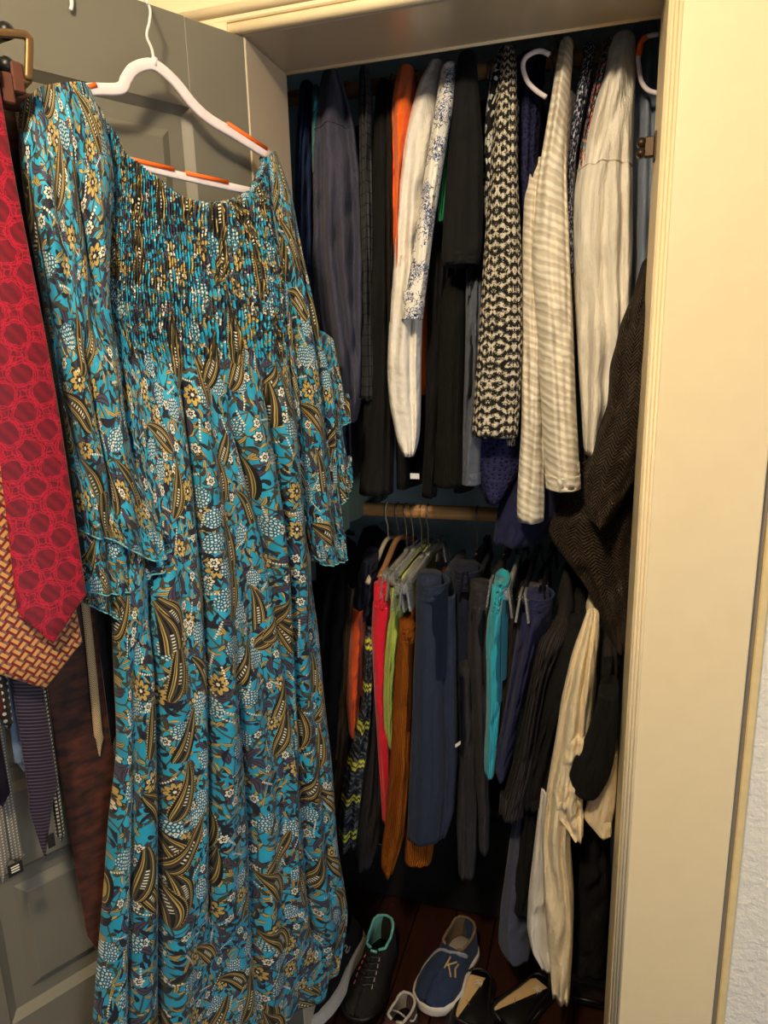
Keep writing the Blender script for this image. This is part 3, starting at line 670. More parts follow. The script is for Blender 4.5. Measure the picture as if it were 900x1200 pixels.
m_darkhang = plain('dark_hanger_plastic', (40, 38, 40), 0.5); m_steel = plain('hook_steel', (170, 168, 164), 0.28, 0.9)
m_clear = Mat('clear_clip_plastic', 0.08, spec=0.6); m_clear.color((214, 216, 218)).set(Transmission_Weight=0.72, IOR=1.45)
m_tan = plain('tan_hanger_wood', (150, 112, 76), 0.5); m_beige = plain('beige_hanger_plastic', (196, 184, 164), 0.45)
def hookpath(x, rz, zt, r=0.019, y=ROD_Y):
    P = [(x, y+r+0.002, rz-0.012)]
    for a in np.linspace(-0.2, math.pi, 12): P.append((x, y+r*math.cos(a), rz+r*math.sin(a)))
    P += [(x, y-r+0.003, rz-0.018), (x, y-0.006, rz-0.032), (x, y, rz-0.042), (x, y, zt)]
    return P
def coat_hanger(x, rz, zt, label, mat, y0, y1, group, hookmat=None, drop=0.05, r=0.0045, bar=None):
    t = thing('coat_hanger', label, 'hanger', (x, ROD_Y, zt), group)
    V, F, U = tube(hookpath(x, rz, zt), 0.0017, 6); mesh('hook', V, F, (hookmat or m_steel).m, t)
    yc = ROD_Y
    V, F, U = tube(smooth_path([(x, y0, zt-drop), (x, y0+0.06, zt-drop*0.6), (x, yc-0.04, zt-0.006), (x, yc, zt), (x, yc+0.04, zt-0.006), (x, y1-0.06, zt-drop*0.6), (x, y1, zt-drop)], 30), r, 8); mesh('arms', V, F, mat.m, t)
    if bar: V, F, U = tube([(x, y0+0.01, zt-drop), (x, yc, zt-drop-0.004), (x, y1-0.01, zt-drop)], r*0.8, 8); mesh('trouser_bar', V, F, mat.m, t)
    return t
def clip_hanger(x, rz, zb, label, mat, clipmat, y0, y1, group, hookmat=None, r=0.006, yclip=None):
    t = thing('clip_hanger', label, 'hanger', (x, ROD_Y, zb), group)
    V, F, U = tube(hookpath(x, rz, zb+0.01), 0.0018, 6); mesh('hook', V, F, (hookmat or m_steel).m, t)
    V, F, U = tube([(x, y0, zb), (x, (y0+y1)/2, zb+0.006), (x, y1, zb)], r, 10, (0.010, 0.022, (0, 0, 1))); mesh('bar', V, F, mat.m, t)
    V, F = box((x, ROD_Y, zb+0.014), 0.010, 0.030, 0.016, None, 0.003); mesh('collar', V, F, mat.m, t)
    for yq in (y0+0.018, y1-0.02):
        g = G()
        for sx in (-1, 1):
            ax = np.array([[math.cos(0.14*sx), 0, math.sin(0.14*sx)], [0, 1, 0], [-math.sin(0.14*sx), 0, math.cos(0.14*sx)]])
            g.put(*box((x+sx*0.0085, yq, zb-0.016), 0.005, 0.040, 0.066, ax, 0.0014))
        c = g.obj('clip', clipmat.m, t, False)
        V, F, U = tube([(x-0.012, yq-0.006, zb-0.004), (x, yq-0.006, zb+0.006), (x+0.012, yq-0.006, zb-0.004)], 0.0014, 6); mesh('spring', V, F, m_steel.m, c)
    return t

UG, LG = 'clothes hanging from the upper rod', 'clothes hanging from the lower rod'
def upper(name, cat, label, rows, y, mat, b=0.045, body=True, t=0.016, zb=None, bodymat=None, extra=(), cuff=None, k=5, amp=0.17, seed=1, sq=1.0, dx=0.0, hang=True, y1=0.63, zt=None, partname='sleeve', lean=0.0, collar=False, seams=()):
    m = (rows[0][1]+rows[0][2])/2; P = aty(m, rows[0][0], y); x = P[0]+dx
    zt = ROD_HI-0.065 if zt is None else zt
    root = thing(name, label, cat, (x, ROD_Y, zt), UG)
    V, F, U, ax = strip(rows, y, b, k=k, amp=amp, seed=seed, sq=sq, lean=lean); mesh(partname, V, F, mat, root, U)
    for sp in seams:
        i = 3+int(round((sp-rows[0][0])/(rows[-1][0]-rows[0][0])*63)); ring = V.reshape(-1, 64, 3)[i]; c = ring.mean(0)
        v_, f_, u_ = tube(np.array([c+(ring[j]-c)*1.012 for j in range(33, 64)]), 0.0011, 6); mesh('seam', v_, f_, mat, root, u_)
    for q in cuff or ():
        cuff_(q[0], root, rows, y, b, q[1], q[2], (q[3] if len(q) > 3 and q[3] else mat), q[4] if len(q) > 4 else 0.8, 0.04, seed)
    for e in extra:
        V, F, U, _ = strip(e['rows'], e.get('y', y), e.get('b', b), k=e.get('k', k), amp=e.get('amp', amp), seed=e.get('seed', seed+7), sq=e.get('sq', sq), lean=e.get('lean', 0), top=e.get('top', 'round')); mesh(e.get('name', 'sleeve'), V, F, e.get('mat', mat), root, U)
    if body:
        zb_ = ax[-1][2] if zb is None else zb
        V, F, U = slab(x, y+b*1.6, y1, zt, zb_, t, seed=seed); mesh('body', V, F, bodymat or mat, root, U)
    if collar:
        V, F, U = tube([(x-0.02, ROD_Y-0.06, zt-0.01), (x-0.018, ROD_Y, zt+0.022), (x+0.018, ROD_Y+0.01, zt+0.022), (x+0.02, ROD_Y-0.06, zt-0.01)], 0.012, 10); mesh('collar', V, F, bodymat or mat, root, U)
    if hang:
        coat_hanger(x, ROD_HI, zt-0.003, 'dark coat hanger inside the '+hang if isinstance(hang, str) else 'dark coat hanger', m_darkhang, y+b*1.6+0.055, y1-0.05, 'coat hangers on the upper rod', None, 0.048, 0.0035)
    return root

# ---- fabrics
c_deepblue = cloth('deep_blue_jersey', (22, 42, 84), 0.15).m
c_teal = cloth('teal_jersey', (58, 140, 150), 0.1).m
c_slate = cloth('dark_slate_chambray', (64, 64, 82), 0.18, 700, 16, 0.006).m
c_black = cloth('black_knit', (16, 15, 17), 0.2, 600, 18, 0.004).m
c_black2 = cloth('soft_black_cotton', (20, 19, 20), 0.18, 900, 14, 0.005).m
c_brownblack = cloth('brown_black_wool', (34, 28, 27), 0.2).m
c_orange = cloth('bright_orange_cotton', (244, 106, 30), 0.06, 900, 14, 0.004).m
c_green = cloth('green_cotton', (20, 128, 84), 0.1).m
c_navy = cloth('navy_cotton', (32, 34, 70), 0.15, 800, 16, 0.004).m
c_bluegrey = cloth('slate_blue_cotton', (120, 132, 152), 0.1, 900, 14, 0.005).m
c_heather = cloth('heather_grey_blue_knit', (82, 88, 104), 0.3, 900).m
c_white = cloth('white_crumpled_cotton', (232, 226, 216), 0.04, 900, 26, 0.010).m
M = Mat('white_gauze', 0.9, spec=0.2); u, v, _ = M.sep(M.coord('UV')); n1, _ = M.noise(M.coord('Object'), 30, 4)
gz = (u*900).sin()*0.25+(v*420).sin()*0.25; M.color(M.mix(gz*0.5+0.5, (230, 224, 216), (237, 232, 225))).bump(gz*0.04+n1, 0.012, 0.7); c_gauze = M.m
M = Mat('black_windowpane_check', 0.85, spec=0.2); u, v, _ = M.sep(M.coord('UV')); ln = ((u*55).fract().lt(0.10)).max((v*48).fract().lt(0.10)); M.color(M.mix(ln, (58, 58, 62), (16, 16, 18))); c_check = M.m
M = Mat('white_and_blue_floral', 0.85, spec=0.2); u, v, _ = M.sep(M.coord('UV')); n1, nc = M.noise(M.comb(u, v), 60, 3)
n2, _ = M.noise(M.comb(u, v), 21, 2); n3, _ = M.noise(M.comb(u, v), 130, 2)
bl = n2.step(0.50, 0.53)*((n1*9.0).fract().lt(0.45)); lnv = ((n1-0.5).abs().lt(0.015))*n2.gt(0.40)
M.color(M.mix(lnv, M.mix(bl, (234, 230, 222), M.mix(n3, (36, 48, 98), (118, 140, 186))), (40, 48, 88))); c_floral = M.m
def damask(name, mirror):
    M = Mat(name, 0.9, spec=0.2); u, v, _ = M.sep(M.coord('UV')); uu = (u+0.012).pp(mirror) if mirror else u; vv = v.pp(0.034) if mirror else v
    n1, nc = M.noise(M.comb(uu, v*1.0), 230, 3, 0.7); nx, ny, _ = M.sep(nc)
    sc1 = ((vv+(nx-0.5)*0.012)*370.0+(uu*190.0).sin()*1.8).sin(); sc2 = ((uu+(ny-0.5)*0.012)*620.0).sin()
    n3, _ = M.noise(M.comb(uu, v), 620, 2); f = sc1*0.5+sc2*0.3+(n1-0.5)*2.6+(n3-0.5)*2.4
    M.color(M.mix(f.step(0.05, 0.5), (26, 25, 22), (214, 204, 184))); n4, _ = M.noise(M.coord('Object'), 700, 1); M.bump(n4, 0.003, 0.5); return M.m
c_damask = damask('black_cream_damask_knit', 0.036)
M = Mat('black_white_mosaic_print', 0.85, spec=0.2); u, v, _ = M.sep(M.coord('UV')); vn = M.vor(M.comb(u, v), 95, 1.0, 'DISTANCE_TO_EDGE'); e = X(M.t, vn.outputs['Distance']); vn2 = M.vor(M.comb(u, v), 95); r1, g1, b1 = M.sep(vn2.outputs['Color'])
M.color(M.mix(e.lt(0.08).max(r1.lt(0.4)), (206, 204, 198), (22, 22, 24))); c_mosaic = M.m
M = Mat('navy_eyelet_lace', 0.85, spec=0.2); u, v, _ = M.sep(M.coord('UV')); vn = M.vor(M.comb(u, v), 110, 0.7); dd = X(M.t, vn.outputs['Distance']); n1, _ = M.noise(M.coord('Object'), 90, 3)
M.color(M.mix(dd.lt(0.22), M.mix(n1, (28, 28, 62), (44, 46, 88)), (8, 8, 20))).bump(dd+n1, 0.006, 0.5); c_lace = M.m
M = Mat('white_burnout_stripe', 0.85, spec=0.25); u, v, _ = M.sep(M.coord('UV')); n1, nc = M.noise(M.comb(u, v), 26, 2); st = ((v+u*0.30+(n1-0.5)*0.012)*410.0).sin()*0.7+((v+u*0.30+(n1-0.5)*0.012)*137.0).sin()*0.35+(n1-0.5)*1.2
M.color(M.mix(st.step(-0.25, 0.5), (208, 197, 178), (238, 230, 214))).bump(st*0.3+n1, 0.004, 0.5); M.set(Sheen_Weight=0.1); c_stripe = M.m
M = Mat('navy_white_small_print', 0.85); u, v, _ = M.sep(M.coord('UV')); n1, _ = M.noise(M.comb(u, v), 150, 2); M.color(M.mix(n1.step(0.53, 0.57), (22, 30, 62), (196, 200, 214))); c_small = M.m
M = Mat('red_teal_floral_print', 0.85); u, v, _ = M.sep(M.coord('UV')); n1, nc = M.noise(M.comb(u, v), 110, 2); n2, _ = M.noise(M.comb(u, v), 150, 1)
cc = M.mix(n1.gt(0.56), (28, 30, 46), (200, 66, 62)); cc = M.mix(n2.gt(0.58), cc, (206, 200, 190)); cc = M.mix(n1.lt(0.40), cc, (70, 140, 150)); M.color(cc); c_redfl = M.m
def ribbed(name, c, freq, horiz=False):
    M = Mat(name, 0.95, spec=0.15); u, v, _ = M.sep(M.coord('UV')); s_ = ((v if horiz else u)*freq).sin(); n1, _ = M.noise(M.coord('Object'), 300, 2)
    M.color(M.mix(s_*0.35+n1*0.5+0.1, tuple(q*0.6 for q in c), c)).bump(s_+n1*0.6, 0.004, 0.6); return M.m
c_rib = ribbed('dark_olive_rib_knit', (32, 32, 28), 1500)
M = Mat('chunky_brown_herringbone_knit', 0.95, spec=0.15); u, v, _ = M.sep(M.coord('UV')); zz = (u*30).fract(); tri = (zz-0.5).abs(); n1, nc = M.noise(M.coord('Object'), 260, 3); nx, ny, _ = M.sep(nc)
hb = ((v+tri*0.028+(nx-0.5)*0.004)*900.0).sin(); rb = (u*30*6.283).cos()
M.color(M.mix((hb*0.35+0.3+(n1-0.5)*1.6).clamp(), (22, 18, 14), (92, 70, 50))).bump(hb*0.7+rb*0.6+n1, 0.009, 0.8); M.set(Sheen_Weight=0.04); c_knit = M.m

# ---- upper row, left to right
upper('shirt', 'shirt', 'deep blue plain shirt at the far left of the upper rod beside the jamb', [(98, 351, 367), (160, 346, 366), (300, 344, 366), (420, 350, 372)], 0.26, c_deepblue, hang='deep blue shirt', seed=2, zb=1.45)
upper('top', 'top', 'teal top showing as a sliver behind the slate shirt shoulder', [(104, 366, 374), (135, 365, 376), (200, 366, 376)], 0.235, c_teal, hang='teal top', seed=3, zb=1.5, t=0.008, b=0.03)
upper('shirt', 'shirt', 'dark slate chambray shirt with yoke seam, its long sleeve hanging forward beside the dress', [(84, 377, 398), (110, 371, 408), (145, 367, 417), (210, 366, 424), (300, 366, 426), (400, 376, 426), (470, 388, 424), (496, 396, 418)], 0.20, c_slate, 0.055, hang='slate chambray shirt', seed=4, seams=(145,), cuff=(('cuff', 468, 495),), zb=1.40, k=6, amp=0.24,
      extra=({'rows': [(440, 378, 408), (500, 384, 412), (556, 392, 413)], 'y': 0.25, 'name': 'shirt_tail'},))
upper('shirt', 'shirt', 'black windowpane checked shirt between the slate shirt and the black tunic', [(82, 421, 433), (110, 420, 437), (200, 421, 438), (300, 424, 438), (390, 424, 437), (470, 422, 440)], 0.225, c_check, 0.035, hang='checked shirt', seed=5, zb=1.45, t=0.012)
upper('tunic', 'tunic', 'long plain black tunic hanging left of the orange shirt', [(96, 441, 458), (140, 437, 460), (300, 432, 463), (420, 428, 464), (520, 424, 463), (582, 420, 462)], 0.225, c_black2, 0.05, hang='long black tunic', seed=6, k=6, amp=0.12)
upper('cardigan', 'cardigan', 'brown black cardigan edge squeezed against the orange shirt', [(100, 452, 462), (200, 452, 463), (380, 454, 464), (480, 458, 468)], 0.215, c_brownblack, 0.03, hang='brown black cardigan', seed=7, t=0.010)
upper('shirt', 'shirt', 'bright orange shirt between black garments and the white gauze blouse', [(80, 466, 486), (105, 459, 488), (150, 458, 486), (220, 458, 476), (300, 460, 470), (380, 462, 470)], 0.207, c_orange, 0.045, hang='orange shirt', seed=8, zb=1.5, t=0.018)
upper('blouse', 'blouse', 'white gauze blouse whose long sleeve ends in a gathered rounded tip', [(74, 501, 521), (90, 490, 520), (120, 481, 514), (160, 473, 508), (220, 466, 503), (300, 461, 499), (380, 455, 495), (430, 453, 494), (470, 455, 494), (505, 462, 493), (525, 466, 491), (536, 472, 486)], 0.185, c_gauze, 0.045, hang='white gauze blouse', seed=9, amp=0.14, zb=1.80, t=0.018)
upper('blouse', 'blouse', 'white blouse with navy floral print and a buttoned half sleeve', [(78, 517, 537), (110, 511, 533), (150, 505, 526), (200, 497, 518), (260, 488, 509), (310, 481, 503), (345, 475, 499), (372, 471, 495)], 0.150, c_floral, 0.030, hang='blue floral blouse', seed=10, cuff=(('cuff', 352, 374),), amp=0.06, y1=0.6, zb=1.80, t=0.010)
upper('top', 'top', 'green top seen as a thin edge behind the blue floral blouse', [(92, 532, 539), (150, 524, 532), (195, 518, 524), (260, 512, 520)], 0.20, c_green, 0.02, hang='green top', seed=11, zb=1.88, t=0.006)
upper('jumper', 'jumper', 'dark olive jumper with a deep ribbed cuff below the black short sleeve', [(330, 516, 546), (420, 514, 545), (500, 512, 543), (520, 511, 542), (560, 509, 543), (572, 508, 542)], 0.19, c_rib, 0.05, hang='dark olive jumper', seed=12, cuff=(('ribbed_cuff', 512, 573),), zt=ROD_HI-0.065, amp=0.08, body=True, zb=1.5, t=0.014)
upper('tunic', 'tunic', 'black tunic whose narrow panel hangs just right of the white gauze sleeve', [(120, 520, 540), (200, 508, 530), (300, 502, 527), (400, 500, 522), (480, 498, 518), (585, 494, 512)], 0.24, c_black, 0.045, hang='black tunic', seed=13)
upper('top', 'top', 'black short sleeved top with a wide square sleeve above the olive jumper', [(64, 537, 558), (100, 531, 562), (170, 525, 567), (240, 520, 567), (290, 517, 566), (308, 520, 562)], 0.165, c_black2, 0.035, hang='black short sleeved top', seed=14, cuff=(('hem_band', 292, 309),), amp=0.05, sq=0.8, zb=1.5, t=0.014)
upper('jumper', 'jumper', 'heather grey blue jumper sleeve between the olive jumper and the damask knit', [(300, 546, 566), (400, 545, 565), (500, 542, 564), (569, 540, 563)], 0.215, c_heather, 0.035, hang='heather grey blue jumper', seed=15, cuff=(('hem_band', 556, 570),), zb=1.5, t=0.012)
upper('blouse', 'blouse', 'black and white mosaic print blouse edge left of the damask knit', [(58, 582, 600), (90, 573, 592), (140, 568, 586), (200, 566, 582), (260, 567, 578)], 0.205, c_mosaic, 0.03, hang='mosaic print blouse', seed=16, zb=1.55, t=0.010)
upper('jumper', 'jumper', 'black and cream damask knit jumper with its straight sleeve facing out', [(58, 588, 604), (80, 584, 606), (140, 578, 606), (220, 572, 608), (300, 566, 612), (400, 560, 613), (470, 555, 610), (514, 552, 607)], 0.165, c_damask, 0.04, hang='damask jumper', seed=17, amp=0.05, sq=0.85, zb=1.4, t=0.016)
upper('dress', 'dress', 'navy eyelet lace dress behind the damask jumper with a pointed hem', [(64, 606, 640), (110, 604, 636), (200, 604, 630), (300, 606, 630), (420, 590, 626), (520, 552, 622), (560, 556, 610), (592, 570, 586)], 0.235, c_lace, 0.035, hang='navy lace dress', seed=18, zb=1.35, t=0.02)
upper('dress', 'dress', 'plain navy dress hem hanging below the lace beside the oak rod', [(300, 620, 650), (480, 606, 664), (560, 590, 668), (605, 582, 664), (642, 577, 630)], 0.27, c_navy, 0.04, hang='plain navy dress', seed=19, amp=0.16, zb=1.30, t=0.02)
upper('blouse', 'blouse', 'white blouse with burnout stripes and two long cuffed sleeves', [(48, 656, 672), (80, 650, 670), (140, 640, 665), (200, 630, 664), (300, 622, 668), (400, 630, 672), (480, 634, 675), (540, 637, 678), (575, 640, 680)], 0.150, c_stripe, 0.045, hang='striped white blouse', seed=20, cuff=(('cuff', 560, 577),), amp=0.10, zb=1.5, t=0.02,
      extra=({'rows': [(190, 616, 644), (300, 611, 640), (400, 611, 640), (500, 611, 640), (560, 607, 638), (600, 605, 638), (614, 606, 637)], 'y': 0.19, 'b': 0.035, 'seed': 31},))
upper('shirt', 'shirt', 'navy shirt with a tiny white print between two white garments', [(54, 684, 698), (90, 678, 692), (150, 668, 680), (200, 663, 672), (320, 660, 672)], 0.215, c_small, 0.03, hang='small print navy shirt', seed=21, zb=1.6, t=0.009)
upper('blouse', 'blouse', 'red and teal floral blouse edge left of the large white shirt', [(50, 706, 720), (90, 696, 708), (130, 688, 699), (170, 680, 690), (300, 674, 686)], 0.225, c_redfl, 0.03, hang='red floral blouse', seed=22, zb=1.6, t=0.009)
upper('shirt', 'shirt', 'large plain white cotton shirt with a shoulder seam beside the brown knit', [(40, 718, 744), (70, 706, 746), (110, 694, 744), (160, 682, 742), (220, 672, 742), (300, 671, 741), (400, 676, 738), (470, 680, 725), (535, 684, 712)], 0.195, c_white, 0.06, hang='large white shirt', seed=23, seams=(192,), amp=0.16, k=7, zb=1.35, t=0.022)
upper('shirt', 'shirt', 'slate blue shirt in shade against the right jamb', [(28, 742, 772), (80, 738, 776), (200, 736, 776), (345, 732, 774), (500, 728, 770)], 0.285, c_bluegrey, 0.05, hang='slate blue shirt', seed=24, zb=1.4, t=0.02)
upper('cardigan', 'cardigan', 'chunky dark brown herringbone knit cardigan bulging beside the right jamb', [(308, 752, 772), (340, 742, 774), (380, 726, 774), (430, 714, 772), (480, 711, 768), (520, 695, 764), (560, 683, 750), (600, 684, 728), (618, 690, 716)], 0.145, c_knit, 0.075, hang='brown knit cardigan', seed=25, amp=0.12, zt=ROD_HI-0.12, zb=1.25, t=0.02, y1=0.6, dx=0.065,
      extra=({'rows': [(520, 686, 760), (570, 664, 756), (610, 648, 752), (636, 638, 748), (660, 652, 744), (700, 684, 742), (740, 704, 740), (768, 716, 736)], 'y': 0.215, 'b': 0.09, 'name': 'hem', 'seed': 33, 'k': 4},))

upper('top', 'top', 'sage green top whose hem peeks out under the dress sleeve above the rod', [(420, 372, 398), (520, 380, 404), (560, 390, 410), (600, 394, 411), (622, 396, 410)], 0.24, cloth('sage_green_jersey', (92, 112, 98), 0.1).m, 0.03, hang='sage green top', seed=44, t=0.010)
# seams and cuffs that read in the photograph
# white plastic loop hanger and the orange-gripped hanger end under the rod
def ypath(pxs, y, n): return smooth_path([aty(a, b, y) for a, b in pxs], n)
t = thing('hanger', 'white plastic hanger loop showing above the navy lace dress', 'hanger', aty(626, 62, 0.205), 'coat hangers on the upper rod')
V, F, U = tube(ypath([(644, 64), (634, 60), (624, 62), (615, 69), (613, 80), (618, 95), (628, 106), (640, 114)], 0.20, 40), 0.0042, 10); mesh('arm', V, F, m_velvet.m, t)
P0 = aty(644, 64, 0.20); V, F, U = tube(smooth_path([P0, P0+np.array([0.006, 0.1, 0.06]), (P0[0]+0.01, ROD_Y-0.02, ROD_HI-0.04), (P0[0]+0.01, ROD_Y-0.021, ROD_HI), (P0[0]+0.01, ROD_Y, ROD_HI+0.021), (P0[0]+0.01, ROD_Y+0.021, ROD_HI)], 30), 0.002, 8); mesh('hook', V, F, m_steel.m, t)
t = thing('hanger', 'white slimline hanger end with orange grip by the right jamb', 'hanger', aty(752, 60, 0.22), 'coat hangers on the upper rod')
V, F, U = tube(ypath([(772, 40), (758, 43), (751, 50), (748, 66), (749, 80), (752, 96), (760, 106), (774, 110)], 0.24, 40), 0.0040, 10); mesh('arm', V, F, m_velvet.m, t)
V, F, U = tube(ypath([(757, 43), (751, 51), (748.5, 66)], 0.24, 14), 0.0052, 10); mesh('grip', V, F, m_orange.m, t)
P0 = aty(772, 40, 0.24); V, F, U = tube(smooth_path([P0, P0+np.array([0.004, 0.08, 0.05]), (P0[0], ROD_Y-0.02, ROD_HI-0.03), (P0[0], ROD_Y-0.021, ROD_HI), (P0[0], ROD_Y, ROD_HI+0.021), (P0[0], ROD_Y+0.021, ROD_HI)], 30), 0.002, 8); mesh('hook', V, F, m_steel.m, t)
# roller catch on the right jamb
m_brz = plain('brown_bronze_catch', (70, 56, 44), 0.4, 0.7)
t = thing('roller_catch', 'small brown double roller door catch on the right jamb', 'catch', (W, 0.10, 1.90))
P0 = aty(768, 172, 0.10); zc = P0[2]
V, F = box((W-0.0015, 0.10, zc), 0.003, 0.022, 0.042, None, 0.001); mesh('plate', V, F, m_brz.m, t, None, False)
V, F = box((W-0.010, 0.10, zc), 0.016, 0.014, 0.030, None, 0.002); mesh('housing', V, F, m_brz.m, t, None, False)
for s_ in (-1, 1):
    V, F, U = tube([(W-0.022, 0.092, zc+s_*0.0075), (W-0.022, 0.108, zc+s_*0.0075)], 0.0066, 14); mesh('roller', V, F, m_brz.m, t)

# ---- fabrics of the lower row
c_coat = cloth('black_wool_coat', (20, 19, 20), 0.25, 300).m
c_olive = cloth('olive_brown_twill', (84, 70, 54), 0.15).m
c_orange2 = cloth('burnt_orange_jersey', (214, 82, 26), 0.1).m
c_red = cloth('bright_red_cotton', (214, 22, 48), 0.08).m
c_lime = cloth('lime_green_cotton', (164, 186, 84), 0.1, 900, 18, 0.008).m
c_cord = ribbed('rust_corduroy', (190, 104, 28), 1400)
c_dnavy = cloth('dark_navy_twill', (36, 46, 68), 0.14, 700, 14, 0.006).m
c_ink = cloth('ink_navy_cotton', (26, 30, 50), 0.15).m
c_char = cloth('charcoal_jersey', (44, 41, 45), 0.15).m
c_turq = cloth('turquoise_elastic_cotton', (38, 158, 178), 0.08).m
c_umber = cloth('dark_umber_twill', (38, 33, 33), 0.15).m
c_indigo = cloth('indigo_cotton', (34, 36, 72), 0.15, 800, 18, 0.006).m
c_grey = ribbed('dark_grey_jersey', (62, 57, 59), 700)
c_cream = cloth('cream_cotton', (236, 218, 184), 0.05, 900, 24, 0.010).m
c_offw = cloth('off_white_poplin', (226, 220, 212), 0.04).m
c_dusty = cloth('dusty_navy_cotton', (68, 72, 94), 0.15).m
M = Mat('striped_fleece_print', 0.9, spec=0.15); u, v, _ = M.sep(M.coord('UV')); n1, nc = M.noise(M.comb(u, v), 22, 2); vj = v+(n1-0.5)*0.02
p = (vj*9.5).fract(); n2, _ = M.noise(M.comb(u*0.6, v*3), 40, 3)
cc = M.mix(n2.gt(0.54), (38, 46, 56), (104, 108, 110)); lm = ((p-0.30).abs().lt(0.035)).max((p-0.42).abs().lt(0.035)); cc = M.mix(p.gt(0.55)*p.lt(0.75)*n2.lt(0.5), cc, (26, 32, 44)); M.color(M.mix(lm, cc, (206, 208, 74))); c_camo = M.m

def lower(name, cat, label, pieces, mat, body=None, hang=None, band=None):
    """pieces: list of dicts(rows, y, b, name...); body: (zt, zb, t, shoulder)"""
    p0 = pieces[0]; m = (p0['rows'][0][1]+p0['rows'][0][2])/2; P = aty(m, p0['rows'][0][0], p0['y']); x = P[0]
    root = thing(name, label, cat, (x, ROD_Y, P[2]), LG)
    for i, e in enumerate(pieces):
        V, F, U, ax = strip(e['rows'], e['y'], e.get('b', 0.04), k=e.get('k', 5), amp=e.get('amp', 0.14), seed=e.get('seed', i*3+int(m)), sq=e.get('sq', 1.0), lean=e.get('lean', 0), top=e.get('top', 'flat'))
        mesh(e.get('name', 'leg'), V, F, e.get('mat', mat), root, U)
    if body:
        V, F, U = slab(x+body.get('dx', 0), body.get('y0', p0['y']+0.05), body.get('y1', 0.60), body.get('zt', P[2]), body['zb'], body.get('t', 0.016), seed=int(m) % 17, shoulder=body.get('shoulder', False), lean=body.get('lean', 0)); mesh(body.get('name', 'seat'), V, F, body.get('mat', mat), root, U)
    if band:      # waistband: a flattened loop at the top of the front edge
        V, F, U, ax = strip(band['rows'], band['y'], band.get('b', 0.035), k=12, amp=band.get('amp', 0.08), seed=5, top='flat'); mesh('waistband', V, F, band.get('mat', mat), root, U)
    return root, x, P[2]

# far-left coats behind the dress
lower('coat', 'coat', 'black wool coat on a tan wooden hanger at the left end of the lower rod', [
    {'rows': [(662, 392, 424), (690, 380, 430), (740, 372, 432), (820, 368, 420), (900, 366, 412), (960, 368, 404)], 'y': 0.30, 'b': 0.07, 'name': 'sleeve', 'top': 'round', 'amp': 0.12}], c_coat, {'zb': 0.55, 'y0': 0.36, 't': 0.035, 'shoulder': True, 'zt': 1.15})
lower('coat', 'coat', 'second black coat pressed against the left wall of the closet', [
    {'rows': [(690, 352, 386), (760, 346, 388), (900, 346, 392), (980, 350, 396)], 'y': 0.33, 'b': 0.07, 'name': 'sleeve', 'top': 'round'}], c_black, {'zb': 0.55, 'y0': 0.38, 't': 0.03, 'shoulder': True, 'zt': 1.13})
lower('trousers', 'trousers', 'olive brown trousers hanging left of the orange and navy shirt', [
    {'rows': [(690, 408, 418), (740, 402, 416), (800, 398, 414), (860, 394, 411), (910, 389, 408), (954, 388, 401)], 'y': 0.285, 'b': 0.04}], c_olive, {'zb': 0.72, 't': 0.012})
lower('shirt', 'shirt', 'navy and burnt orange colour block shirt left of the striped fleece', [
    {'rows': [(648, 428, 444), (680, 420, 444), (705, 417, 442), (730, 414, 440)], 'y': 0.262, 'b': 0.045, 'name': 'shoulder', 'mat': c_ink, 'top': 'round'},
    {'rows': [(716, 413, 430), (740, 411, 427), (790, 408, 424), (830, 406, 422), (866, 409, 419)], 'y': 0.258, 'b': 0.04, 'name': 'sleeve'}], c_orange2, {'zb': 0.72, 'mat': c_ink, 't': 0.014, 'shoulder': True, 'zt': 1.12, 'name': 'body'})
lower('fleece', 'fleece', 'grey, navy and lime striped fleece with a long hanging sleeve', [
    {'rows': [(728, 428, 438), (780, 427, 438), (830, 424, 436), (870, 415, 433), (910, 404, 428), (950, 399, 423), (980, 397, 420), (999, 397, 418)], 'y': 0.24, 'b': 0.035, 'name': 'sleeve', 'top': 'round', 'seed': 2}], c_camo, {'zb': 0.75, 't': 0.012})
lower('skirt', 'skirt', 'dark charcoal skirt with a rounded hem between the striped fleece and red trousers', [
    {'rows': [(720, 436, 448), (850, 430, 448), (940, 420, 450), (1000, 412, 446), (1024, 416, 436)], 'y': 0.275, 'b': 0.05, 'name': 'panel'}], c_char, {'zb': 0.66, 't': 0.014})
lower('trousers', 'trousers', 'bright red trousers hanging from a clear clip hanger', [
    {'rows': [(712, 437, 461), (750, 435, 458), (790, 437, 456), (840, 440, 455), (890, 443, 457), (930, 446, 457), (968, 448, 456)], 'y': 0.235, 'b': 0.035, 'seed': 3}], c_red, {'zb': 0.78, 't': 0.010, 'zt': 1.085},
    band={'rows': [(681, 444, 466), (700, 440, 464), (714, 437, 462)], 'y': 0.235})
lower('trousers', 'trousers', 'lime green trousers between the red trousers and rust corduroys', [
    {'rows': [(700, 459, 472), (730, 455, 472), (770, 451, 468), (820, 449, 463), (858, 450, 462), (880, 455, 462)], 'y': 0.225, 'b': 0.03, 'amp': 0.22, 'seed': 4}], c_lime, {'zb': 0.80, 't': 0.010, 'zt': 1.09},
    band={'rows': [(698, 460, 474), (716, 457, 473)], 'y': 0.222})
